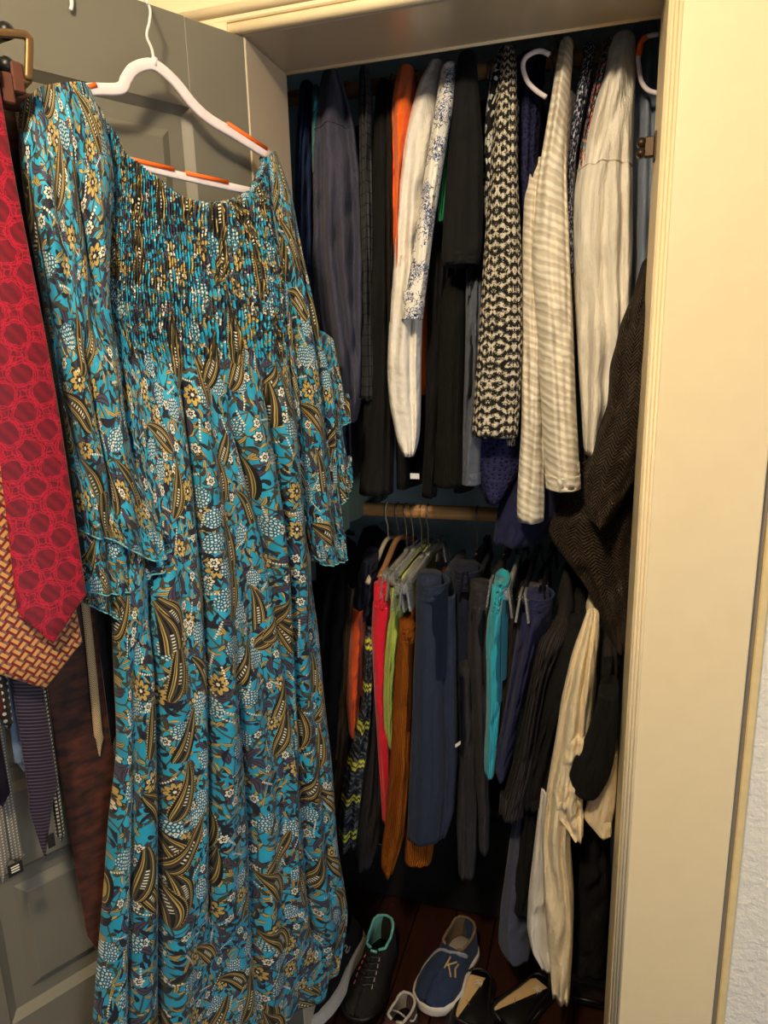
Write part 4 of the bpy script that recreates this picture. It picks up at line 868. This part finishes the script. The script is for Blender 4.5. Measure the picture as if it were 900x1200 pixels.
lower('trousers', 'trousers', 'rust brown corduroy trousers with a wide turned leg in front of the row', [
    {'rows': [(752, 467, 488), (800, 462, 487), (860, 459, 485), (920, 456, 482), (980, 451, 477), (1010, 447, 469), (1029, 447, 462)], 'y': 0.20, 'b': 0.04, 'seed': 6, 'amp': 0.18},
    {'rows': [(900, 470, 492), (960, 474, 504), (1000, 474, 509), (1018, 474, 506)], 'y': 0.245, 'b': 0.03, 'seed': 9}], c_cord, {'zb': 0.80, 't': 0.010, 'zt': 1.02, 'y0': 0.25},
    band={'rows': [(737, 470, 488), (744, 468, 488), (756, 467, 488)], 'y': 0.198, 'b': 0.035})
lower('trousers', 'trousers', 'dark navy wide trousers hanging in the middle of the lower row', [
    {'rows': [(702, 487, 517), (740, 487, 518), (800, 484, 520), (870, 482, 522), (930, 479, 522), (992, 477, 516)], 'y': 0.185, 'b': 0.04, 'seed': 12, 'amp': 0.08, 'sq': 0.85},
    {'rows': [(700, 512, 534), (800, 512, 536), (900, 512, 537), (960, 510, 533), (985, 508, 524)], 'y': 0.225, 'b': 0.035, 'seed': 14, 'amp': 0.08}], c_dnavy, {'zb': 0.76, 't': 0.016, 'y0': 0.27, 'zt': 1.07},
    band={'rows': [(687, 488, 528), (706, 487, 520)], 'y': 0.183, 'b': 0.045, 'amp': 0.02})
lower('trousers', 'trousers', 'ink navy trousers clipped to the black hanger right of the navy pair', [
    {'rows': [(690, 530, 562), (780, 532, 558), (880, 530, 548), (960, 534, 548), (1000, 536, 546)], 'y': 0.265, 'b': 0.04, 'seed': 15}], c_ink, {'zb': 0.72, 't': 0.014, 'zt': 1.08},
    band={'rows': [(672, 530, 566), (694, 530, 563)], 'y': 0.262, 'b': 0.05, 'amp': 0.03})
lower('leggings', 'leggings', 'charcoal leggings hanging as a narrow rippled strip to below the trousers', [
    {'rows': [(784, 538, 556), (800, 540, 557), (860, 543, 559), (900, 540, 558), (950, 538, 560), (990, 536, 560), (1033, 537, 556)], 'y': 0.215, 'b': 0.025, 'seed': 17, 'amp': 0.2}], c_char, {'zb': 0.85, 't': 0.008, 'zt': 0.99, 'y0': 0.24})
lower('trousers', 'trousers', 'dark slate trousers with a looped waistband left of the turquoise pair', [
    {'rows': [(712, 549, 577), (760, 549, 574), (830, 552, 573), (900, 556, 573), (960, 560, 574), (1002, 561, 573)], 'y': 0.205, 'b': 0.04, 'seed': 18, 'sq': 0.85}], c_char, {'zb': 0.76, 't': 0.012, 'zt': 1.06},
    band={'rows': [(692, 552, 577), (716, 549, 577)], 'y': 0.203, 'b': 0.04, 'amp': 0.02})
lower('trousers', 'trousers', 'turquoise trousers with a gathered elastic waist', [
    {'rows': [(712, 576, 592), (730, 571, 592), (760, 569, 589), (800, 570, 588), (860, 569, 585), (890, 567, 583), (913, 567, 580)], 'y': 0.180, 'b': 0.035, 'seed': 20, 'amp': 0.16}], c_turq, {'zb': 0.80, 't': 0.012, 'y0': 0.23, 'zt': 1.075},
    band={'rows': [(684, 580, 598), (700, 577, 597), (718, 574, 594)], 'y': 0.178, 'b': 0.05, 'amp': 0.12})
lower('trousers', 'trousers', 'dark umber trousers between the turquoise and the indigo pairs', [
    {'rows': [(716, 588, 610), (780, 586, 608), (840, 583, 602), (900, 580, 596)], 'y': 0.212, 'b': 0.035, 'seed': 22}], c_umber, {'zb': 0.80, 't': 0.012, 'zt': 1.06})
lower('trousers', 'trousers', 'indigo trousers in a broad fold beside the clear clip hanger', [
    {'rows': [(722, 610, 640), (760, 604, 630), (800, 598, 620), (860, 588, 606), (890, 581, 602), (914, 579, 594)], 'y': 0.178, 'b': 0.04, 'seed': 24, 'amp': 0.18}], c_indigo, {'zb': 0.82, 't': 0.016, 'zt': 1.05},
    band={'rows': [(704, 612, 650), (726, 608, 645)], 'y': 0.182, 'b': 0.05, 'amp': 0.03})
lower('cardigan', 'cardigan', 'dark grey ribbed cardigan with a flared sleeve hem', [
    {'rows': [(728, 650, 668), (755, 632, 662), (800, 622, 642), (850, 613, 632), (900, 602, 626), (940, 591, 616), (966, 583, 613)], 'y': 0.155, 'b': 0.035, 'seed': 26, 'name': 'sleeve', 'top': 'round', 'amp': 0.2, 'k': 6}], c_grey, {'zb': 0.80, 't': 0.02, 'y0': 0.23, 'shoulder': True, 'zt': 1.10, 'name': 'body'})
lower('shirt', 'shirt', 'black long sleeved shirt between the grey cardigan and the cream one', [
    {'rows': [(728, 666, 690), (770, 652, 684), (820, 638, 668), (880, 622, 652), (930, 608, 642), (952, 610, 636)], 'y': 0.165, 'b': 0.045, 'seed': 28, 'name': 'sleeve', 'top': 'round', 'amp': 0.14},
    {'rows': [(900, 618, 640), (960, 612, 636), (1030, 604, 634), (1078, 602, 624)], 'y': 0.205, 'b': 0.03, 'seed': 29, 'name': 'shirt_tail'}], c_black2, {'zb': 0.70, 't': 0.02, 'y0': 0.25, 'shoulder': True, 'zt': 1.08, 'name': 'body'})
lower('shirt', 'shirt', 'cream cotton shirt with two long sleeves, the brightest piece on the lower rod', [
    {'rows': [(722, 687, 702), (745, 680, 702), (780, 669, 698), (830, 658, 694), (880, 650, 690), (940, 640, 672), (1000, 634, 668), (1060, 636, 672), (1110, 640, 671), (1150, 644, 669), (1180, 646, 667)], 'y': 0.120, 'b': 0.04, 'seed': 30, 'name': 'sleeve', 'top': 'round', 'amp': 0.22, 'k': 6},
    {'rows': [(850, 668, 696), (900, 655, 690), (940, 648, 682), (965, 650, 682), (988, 672, 683)], 'y': 0.105, 'b': 0.028, 'seed': 31, 'name': 'cuff', 'top': 'round', 'amp': 0.22, 'k': 7}], c_cream, {'zb': 0.72, 't': 0.02, 'y0': 0.20, 'shoulder': True, 'zt': 1.06, 'name': 'body'})
lower('shirt', 'shirt', 'off white shirt whose tail shows left of the cream sleeve', [
    {'rows': [(930, 634, 652), (1000, 626, 648), (1060, 619, 648), (1100, 617, 648), (1118, 620, 648), (1140, 632, 650)], 'y': 0.165, 'b': 0.03, 'seed': 32, 'name': 'shirt_tail', 'sq': 0.85}], c_offw, {'zb': 0.60, 't': 0.012, 'y0': 0.22, 'zt': 0.95})
lower('trousers', 'trousers', 'dusty navy trousers hanging to the floor behind the off white shirt', [
    {'rows': [(960, 602, 622), (1020, 594, 622), (1080, 586, 622), (1120, 583, 622), (1131, 590, 620)], 'y': 0.225, 'b': 0.035, 'seed': 34}], c_dusty, {'zb': 0.30, 't': 0.014, 'y0': 0.28, 'zt': 0.70})
lower('jacket', 'jacket', 'navy and charcoal jacket squeezed between the cream shirt and the jamb', [
    {'rows': [(742, 702, 722), (780, 698, 726), (830, 696, 724), (880, 694, 720), (930, 692, 716)], 'y': 0.20, 'b': 0.05, 'seed': 36, 'name': 'sleeve', 'top': 'round', 'amp': 0.16}], c_umber, {'zb': 0.62, 't': 0.02, 'y0': 0.26, 'shoulder': True, 'zt': 1.05, 'name': 'body'})
lower('top', 'top', 'black top with a short square cut sleeve across the cream cuff', [
    {'rows': [(800, 704, 724), (840, 698, 724), (870, 688, 722), (900, 674, 718), (920, 666, 712), (938, 672, 702)], 'y': 0.085, 'b': 0.03, 'seed': 38, 'name': 'sleeve', 'top': 'round', 'amp': 0.06}], c_black, {'zb': 0.70, 't': 0.012, 'y0': 0.15, 'name': 'body'})
lower('shirt', 'shirt', 'cream shirt hem peeking out below the black sleeve beside the jamb', [
    {'rows': [(870, 706, 724), (920, 696, 722), (950, 688, 720), (968, 683, 716), (984, 700, 716)], 'y': 0.125, 'b': 0.025, 'seed': 40, 'name': 'shirt_tail', 'top': 'round', 'amp': 0.06}], c_cream, {'zb': 0.85, 't': 0.010, 'y0': 0.17, 'name': 'body'})
lower('trousers', 'trousers', 'long black trousers hanging to the floor at the right jamb', [
    {'rows': [(940, 670, 716), (1000, 668, 714), (1080, 666, 712), (1150, 668, 708)], 'y': 0.21, 'b': 0.05, 'seed': 42, 'amp': 0.2}], c_black, {'zb': 0.30, 't': 0.02, 'y0': 0.30, 'zt': 0.95})

# ---- hangers of the lower rod
HG = 'hangers on the lower rod'
def rodx(px, py): return aty(px, py, ROD_Y-0.015)[0]
coat_hanger(rodx(381, 600), ROD_LO, 1.150, 'tan wooden hanger holding the black wool coat behind the dress', m_tan, 0.24, 0.60, HG, m_steel, 0.05, 0.008)
coat_hanger(rodx(452, 600), ROD_LO, 1.140, 'beige plastic hanger with a thick hook, first on the visible oak rod', m_beige, 0.25, 0.60, HG, m_beige, 0.06, 0.006, True)
coat_hanger(rodx(464, 600), ROD_LO, 1.142, 'tan wooden hanger just right of the thick beige hook', m_tan, 0.26, 0.60, HG, m_steel, 0.05, 0.007, True)
for px, lab, y0, zb in ((474, 'clear plastic clip hanger holding the red trousers', 0.235, 1.098), (482, 'clear plastic clip hanger holding the lime trousers', 0.222, 1.100), (492, 'clear plastic clip hanger holding the rust corduroys', 0.200, 1.085), (500, 'clear plastic clip hanger holding the dark navy trousers', 0.19, 1.092)):
    clip_hanger(rodx(px, 600), ROD_LO, zb, lab, m_clear, m_clear, y0, 0.60, HG)
clip_hanger(rodx(558, 606), ROD_LO, 1.100, 'black clip hanger with a steel hook, alone on the bare middle of the rod', m_black, m_black, 0.262, 0.60, HG)
clip_hanger(rodx(592, 606), ROD_LO, 1.105, 'grey clip hanger above the slate trousers waistband', m_darkhang, m_clear, 0.21, 0.60, HG)
clip_hanger(rodx(608, 606), ROD_LO, 1.100, 'clear clip hanger above the turquoise trousers', m_clear, m_clear, 0.18, 0.60, HG)
clip_hanger(rodx(626, 606), ROD_LO, 1.098, 'black clip hanger with big clear clip over the indigo trousers', m_black, m_clear, 0.165, 0.60, HG)
clip_hanger(rodx(644, 606), ROD_LO, 1.092, 'black clip hanger tucked under the brown knit cardigan', m_black, m_black, 0.20, 0.60, HG)
# paper tags
m_paper = plain('white_paper_tag', (224, 226, 230), 0.8)
for (a, b, y, sx, sz, rz, lab) in ((486, 558, 0.24, 0.020, 0.012, 0.0, 'white care tag below the white gauze sleeve'), (537, 872, 0.24, 0.022, 0.007, 0.75, 'white paper tag sticking out beside the charcoal leggings')):
    P0 = aty(a, b, y); ax = np.array([[math.cos(rz), 0, math.sin(rz)], [0, 1, 0], [-math.sin(rz), 0, math.cos(rz)]]); V, F = box(P0, sx, 0.0012, sz, ax, 0.0004); tag(mesh('tag', V, F, m_paper.m, None, None, False), lab, 'tag')

# ================================================================== CLOSET FLOOR: TRUNK AND SHOES
m_trunk = plain('black_storage_trunk', (18, 18, 20), 0.6, 0, 0.002, 50)
tr = thing('storage_trunk', 'black storage trunk against the back wall behind the shoes', 'trunk', (0.16, 0.62, 0))
V, F = box((0.16, 0.63, 0.165), 0.60, 0.24, 0.33, None, 0.012); mesh('body', V, F, m_trunk.m, tr, None, False)
V, F = box((0.16, 0.63, 0.352), 0.62, 0.255, 0.04, None, 0.010); mesh('lid', V, F, m_trunk.m, tr, None, False)
V, F = box((0.16, 0.505, 0.32), 0.05, 0.012, 0.05, None, 0.003); mesh('latch', V, F, m_steel.m, tr, None, False)
V, F, U = tube([(-0.05, 0.505, 0.2), (-0.05, 0.490, 0.2), (0.0, 0.487, 0.2), (0.05, 0.490, 0.2), (0.05, 0.505, 0.2)], 0.005, 8); mesh('handle', V, F, m_black.m, tr)

m_white = plain('white_shoe_rubber', (206, 198, 186), 0.6); m_mesh_b = cloth('black_shoe_mesh', (28, 26, 27), 0.3, 900, 40, 0.002).m
m_mint = cloth('mint_shoe_lining', (96, 168, 160), 0.1).m; m_canvas = cloth('navy_shoe_canvas', (36, 48, 76), 0.18, 900, 30, 0.003).m
m_graylace = plain('grey_shoelace', (128, 132, 140), 0.8); m_goldl = plain('tan_gold_emblem', (176, 146, 92), 0.6); m_pink = plain('pink_lace_loop', (206, 92, 110), 0.7)
m_mar = cloth('maroon_shoe_suede', (70, 44, 44), 0.25).m; m_tanin = plain('tan_insole', (196, 164, 118), 0.7); m_dk = cloth('dark_shoe_lining', (22, 22, 24), 0.2).m
m_blackl = plain('black_shoe_leather', (20, 19, 20), 0.4); m_greylin = plain('pale_grey_shoe_lining', (166, 160, 150), 0.8); m_silverl = plain('silver_logo_print', (150, 138, 140), 0.5)
class Shoe:
    def __init__(s, name, label, heel, toe, roll=0.0, pitch=0.0, group='shoes on the closet floor'):
        heel = np.array(heel, float); toe = np.array(toe, float); ax = toe-heel; s.L = np.linalg.norm(ax); ax /= s.L
        sd = np.cross(Z1, ax); sd /= np.linalg.norm(sd); up = np.cross(ax, sd)
        c, q = math.cos(roll), math.sin(roll); s.A = np.array([ax, sd*c+up*q, up*c-sd*q]); s.o = heel
        s.root = thing(name, label, 'shoe', heel+ax*s.L/2, group)
    def w(s, P): return s.o+np.asarray(P, float)@s.A
    def width(s, t, wd):
        k = [(0, .30), (.04, .55), (.12, .74), (.3, .74), (.45, .80), (.62, 1.0), (.78, .98), (.9, .78), (.97, .48), (1.0, .22)]
        return wd*np.interp(t, [a for a, _ in k], [b for _, b in k])
    def sole(s, wd, th, mat, name='sole', flare=1.05, tcurve=None):
        rings = []; N = 28; ph = np.linspace(0, 2*math.pi, N, endpoint=False)
        for z, sc_ in ((0, 0.94), (0.003, 1.0), (th*0.6, flare), (th, flare*0.985)):
            r = []
            for p in ph:
                t = 0.5-0.5*math.cos(p); y = s.width(t, wd)*(1 if p < math.pi else -1)*sc_
                if 0.001 > abs(math.sin(p)): y = 0
                cl = 0.012*max(0, (t-0.7)/0.3)**2
                r.append(((t-0.5)*s.L*(1+0.02*(sc_-0.94))+s.L/2, y, z+cl+(0.006*(1-t) if z > th*0.5 else 0)))
            rings.append(r)
        V, F, U = loft(np.array(rings)); return mesh(name, s.w(V), F, mat, s.root, U)
    def upper(s, wd, zs, h_heel, h_mid, h_toe, throat, mat, linmat, openw=0.9, toe_sq=1.0):
        T = np.concatenate([[0.015, 0.03, 0.06], np.linspace(0.1, 0.9, 26), [0.94, 0.965, 0.985]]); M_ = 12
        out, inn = [], []
        for t in T:
            hw = s.width(t, wd)*0.98
            top = np.interp(t, [0, .06, .2, throat-.05, throat, .65, .8, .92, 1], [h_heel, h_heel, h_heel*.80, h_mid, h_mid*1.0, h_mid*.78, h_toe*1.02, h_toe*.8, h_toe*.42])
            op = 0.0 if t < 0.025 else np.interp(t, [0.025, 0.07, throat*0.6, throat-.04, throat], [0, .8, openw, openw*.75, 0.0])
            ang = math.pi/2*(1-op*0.62)
            vh = top/max(math.sin(ang), 0.3)
            L_ = []
            for k in range(M_+1):
                a = ang*k/M_; L_.append((math.copysign(abs(math.cos(a))**0.8, 1)*hw, zs+vh*math.sin(a)**0.9))
            ring = [(t*s.L, y, z) for y, z in L_]+[(t*s.L, -y, z) for y, z in L_[::-1]]
            inr = [(t*s.L, y*0.90, max(zs+0.004, z-(0.004 if op < 0.05 else 0.0))) for y, z in L_]+[(t*s.L, -y*0.90, max(zs+0.004, z-(0.004 if op < 0.05 else 0.0))) for y, z in L_[::-1]]
            out.append(ring); inn.append(inr)
        out = np.array(out); inn = np.array(inn); R_, N_, _ = out.shape
        F = [f for f in grid_faces(R_, N_, False) if not ((f[0] % N_) == M_ and out[f[0]//N_, M_, 1] > 0.002 and out[min(f[0]//N_+1, R_-1), M_, 1] > 0.002)]
        F += [tuple(range(N_))[::-1], tuple(range((R_-1)*N_, R_*N_))]
        up = mesh('upper', s.w(out.reshape(-1, 3)), F, mat, s.root, out.reshape(-1, 3)[:, :2])
        g = G(); Fi = [f[::-1] for f in F[:-2]]; g.put(s.w(inn.reshape(-1, 3)), Fi)
        ii = [i for i in range(R_) if 0.02 < T[i] < throat+0.03]
        V, U = [], []
        for i in ii: V += [inn[i, 0]+np.array([0, 0, .002]), inn[i, -1]+np.array([0, 0, .002])]
        g.put(s.w(np.array(V)), grid_faces(len(ii), 2, False)); g.obj('lining', linmat, s.root)
        # padded collar following the rim
        rim = [out[i, M_] for i in range(R_) if 0.03 <= T[i] <= throat] ; rim2 = [out[i, M_+1] for i in range(R_) if 0.03 <= T[i] <= throat]
        P = rim[::-1]+[out[1, M_]*np.array([1, 0, 1])]+rim2
        V, F, U = tube(np.array(P), 0.0035, 8); mesh('collar', s.w(V), F, linmat, s.root)
        s.out, s.T, s.M_ = out, T, M_
        return up
    def onupper(s, t, q, lift=0.001):
        """point on the outer upper: t along, q in -1..1 across the top"""
        i = int(np.argmin(np.abs(s.T-t))); N_ = 2*s.M_+2; k = (q+1)/2*(N_-1); a = int(k); f = k-a; p = s.out[i, a]*(1-f)+s.out[i, min(a+1, N_-1)]*f
        c = s.out[i].mean(0); d = p-c; d[0] = 0; d /= np.linalg.norm(d)+1e-9; return p+d*lift
    def strap(s, tq, r, mat, name, n=24):
        P = smooth_path([s.onupper(t, q, 0.002) for t, q in tq], n); V, F, U = tube(P, r, 7); return mesh(name, s.w(V), F, mat, s.root)
def fl_(px, py, z): return onfloor(px, py, z)*np.array([1, 1, 0])

# black trainer with a white sole, tipped on its side so the sole faces right
h, t_ = fl_(424, 1112, 0.0), fl_(362, 1226, 0.0); h[2] = t_[2] = 0.026
S = Shoe('trainer', 'black trainer tipped on its side with its white sole turned outwards beside the dress hem', h+np.array([0.01, 0, 0]), t_, roll=0.50)
S.sole(0.046, 0.030, m_white.m); S.upper(0.044, 0.026, 0.062, 0.062, 0.038, 0.42, m_mesh_b, m_dk)
# the S-shaped mark
pp = []
for k in range(24):
    a = k/23; pp.append((0.30+0.020*math.sin(a*2*math.pi)*1.1, -0.62-0.20*(a-0.5)))
pp = [(0.36, 0.42), (0.33, 0.40), (0.315, 0.46), (0.335, 0.52), (0.355, 0.56), (0.345, 0.63), (0.31, 0.63), (0.30, 0.58)]
for sg in (1, -1):
    S.strap([(a, b*sg) for a, b in pp], 0.0022, m_silverl.m, 'logo')
# black trainer with mint lining
h, t_ = fl_(454, 1100, 0.03), fl_(415, 1208, 0.0)
S = Shoe('trainer', 'black mesh trainer with mint lining and pink lace loops, standing upright', h, t_)
S.sole(0.053, 0.024, m_black.m); S.upper(0.051, 0.020, 0.092, 0.070, 0.040, 0.40, m_mesh_b, m_mint)
for k in range(5):
    t0_ = 0.46+0.065*k; S.strap([(t0_, -0.24), (t0_+0.012, 0.0), (t0_, 0.24)], 0.0026, m_black.m, 'lace')
    for sg in (-1, 1):
        S.strap([(t0_-0.01, 0.25*sg), (t0_+0.01, 0.27*sg), (t0_+0.02, 0.25*sg)], 0.0016, m_pink.m if sg > 0 else m_silverl.m, 'lace_loop', 8)
S.strap([(0.43, -0.12), (0.43, 0.12)], 0.003, m_mint, 'tongue_tag')
# blue canvas shoe
h, t_ = fl_(550, 1100, 0.03), fl_(497, 1192, 0.0)
S = Shoe('canvas_shoe', 'navy blue canvas shoe with white rubber rim, grey lace and tan emblem', h, t_)
S.sole(0.058, 0.026, m_white.m, 'sole', 1.06); S.upper(0.056, 0.022, 0.080, 0.066, 0.044, 0.44, m_canvas, cloth('brown_canvas_lining', (112, 88, 62), 0.15).m)
S.strap([(0.56, 0.80), (0.50, 0.60), (0.48, 0.3), (0.47, 0.0), (0.43, -0.22), (0.38, -0.30), (0.40, -0.38), (0.46, -0.26)], 0.0034, m_graylace.m, 'shoelace', 40)
S.strap([(0.49, -0.1), (0.50, 0.2), (0.53, 0.5), (0.60, 0.78), (0.68, 0.86)], 0.0030, m_graylace.m, 'shoelace', 30)
for a, b in (((0.52, -0.12), (0.66, -0.10)), ((0.60, -0.11), (0.52, -0.34)), ((0.59, -0.13), (0.67, -0.34)), ((0.53, -0.42), (0.59, -0.36)), ((0.59, -0.36), (0.64, -0.46))): S.strap([a, b], 0.0022, m_goldl.m, 'emblem', 8)
# maroon shoe at the front
h, t_ = fl_(482, 1172, 0.05), fl_(436, 1262, 0.0)
S = Shoe('shoe', 'maroon suede shoe with a pale lining at the front of the closet floor', h, t_)
S.sole(0.042, 0.016, m_blackl.m); S.upper(0.040, 0.014, 0.060, 0.050, 0.034, 0.46, m_mar, m_greylin.m)
S.strap([(0.12, -0.5), (0.25, -0.42), (0.33, 0.0), (0.25, 0.42), (0.12, 0.5)], 0.0022, m_greylin.m, 'trim')
V, F = box(S.w((0.06, 0, 0.022)), 0.03, 0.022, 0.002, S.A, 0.0006); mesh('label', V, F, m_white.m, S.root, None, False)
# black flats with tan insoles
def flat(label, heel, toe, side):
    S = Shoe('flat_shoe', label, heel, toe); S.sole(0.058, 0.010, m_blackl.m); S.upper(0.056, 0.008, 0.020, 0.014, 0.018, 0.74, m_blackl.m, m_blackl.m, 0.98)
    N = 26; ph = np.linspace(0, 2*math.pi, N, endpoint=False); rings = []
    for z in (0.012, 0.0155):
        rings.append([((0.40-0.36*math.cos(p))*S.L, (S.width(0.40-0.36*math.cos(p), 0.054))*math.copysign(abs(math.sin(p))**0.6, math.sin(p)), z) for p in ph])
    V, F, U = loft(np.array(rings)); ins = mesh('insole', S.w(V), F, m_tanin.m, S.root, U, False)
    for q in ([(0.16, -0.010), (0.13, 0.0), (0.16, 0.010), (0.19, 0.0), (0.14, -0.006), (0.19, 0.010)], [(0.20, -0.010), (0.17, 0.002), (0.22, 0.008)]):
        V, F, U = tube(smooth_path([(a*S.L, b, 0.0162) for a, b in q], 24), 0.0010, 6); mesh('logo', S.w(V), F, m_white.m, ins)
    for a, b in (((0.42, -0.022), (0.66, 0.024)), ((0.42, 0.022), (0.66, -0.024))):
        V, F, U = tube([(a[0]*S.L, a[1], 0.0158), (b[0]*S.L, b[1], 0.0158)], 0.0008, 6); mesh('stitch_line', S.w(V), F, m_goldl.m, ins)
flat('black flat shoe with tan insole right beside the blue canvas shoe', fl_(564, 1136, 0.02), fl_(544, 1236, 0.0), 1)
flat('black flat shoe with a wide tan insole pointing to the cream cuff', fl_(642, 1146, 0.02), fl_(566, 1226, 0.0), -1)
# dark case at the right
m_case = plain('dark_maroon_case', (40, 26, 28), 0.45, 0, 0.002, 60)
P0 = fl_(680, 1190, 0.0)
cs2 = thing('suitcase', 'dark maroon suitcase lying under the clothes at the right jamb', 'suitcase', (P0[0]+0.02, P0[1]+0.10, 0))
V, F = box((P0[0]+0.02, P0[1]+0.17, 0.045), 0.20, 0.30, 0.086, None, 0.012); mesh('body', V, F, m_case.m, cs2, None, False)
for dx in (-0.06, 0.0, 0.06):
    V, F = box((P0[0]+0.02+dx, P0[1]+0.17, 0.090), 0.014, 0.29, 0.006, None, 0.002); mesh('rib', V, F, m_case.m, cs2, None, False)
V, F, U = tube([(P0[0]-0.02, P0[1]+0.02, 0.05), (P0[0]-0.02, P0[1]+0.0, 0.05), (P0[0]+0.06, P0[1]+0.0, 0.05), (P0[0]+0.06, P0[1]+0.02, 0.05)], 0.005, 8); mesh('handle', V, F, m_black.m, cs2)
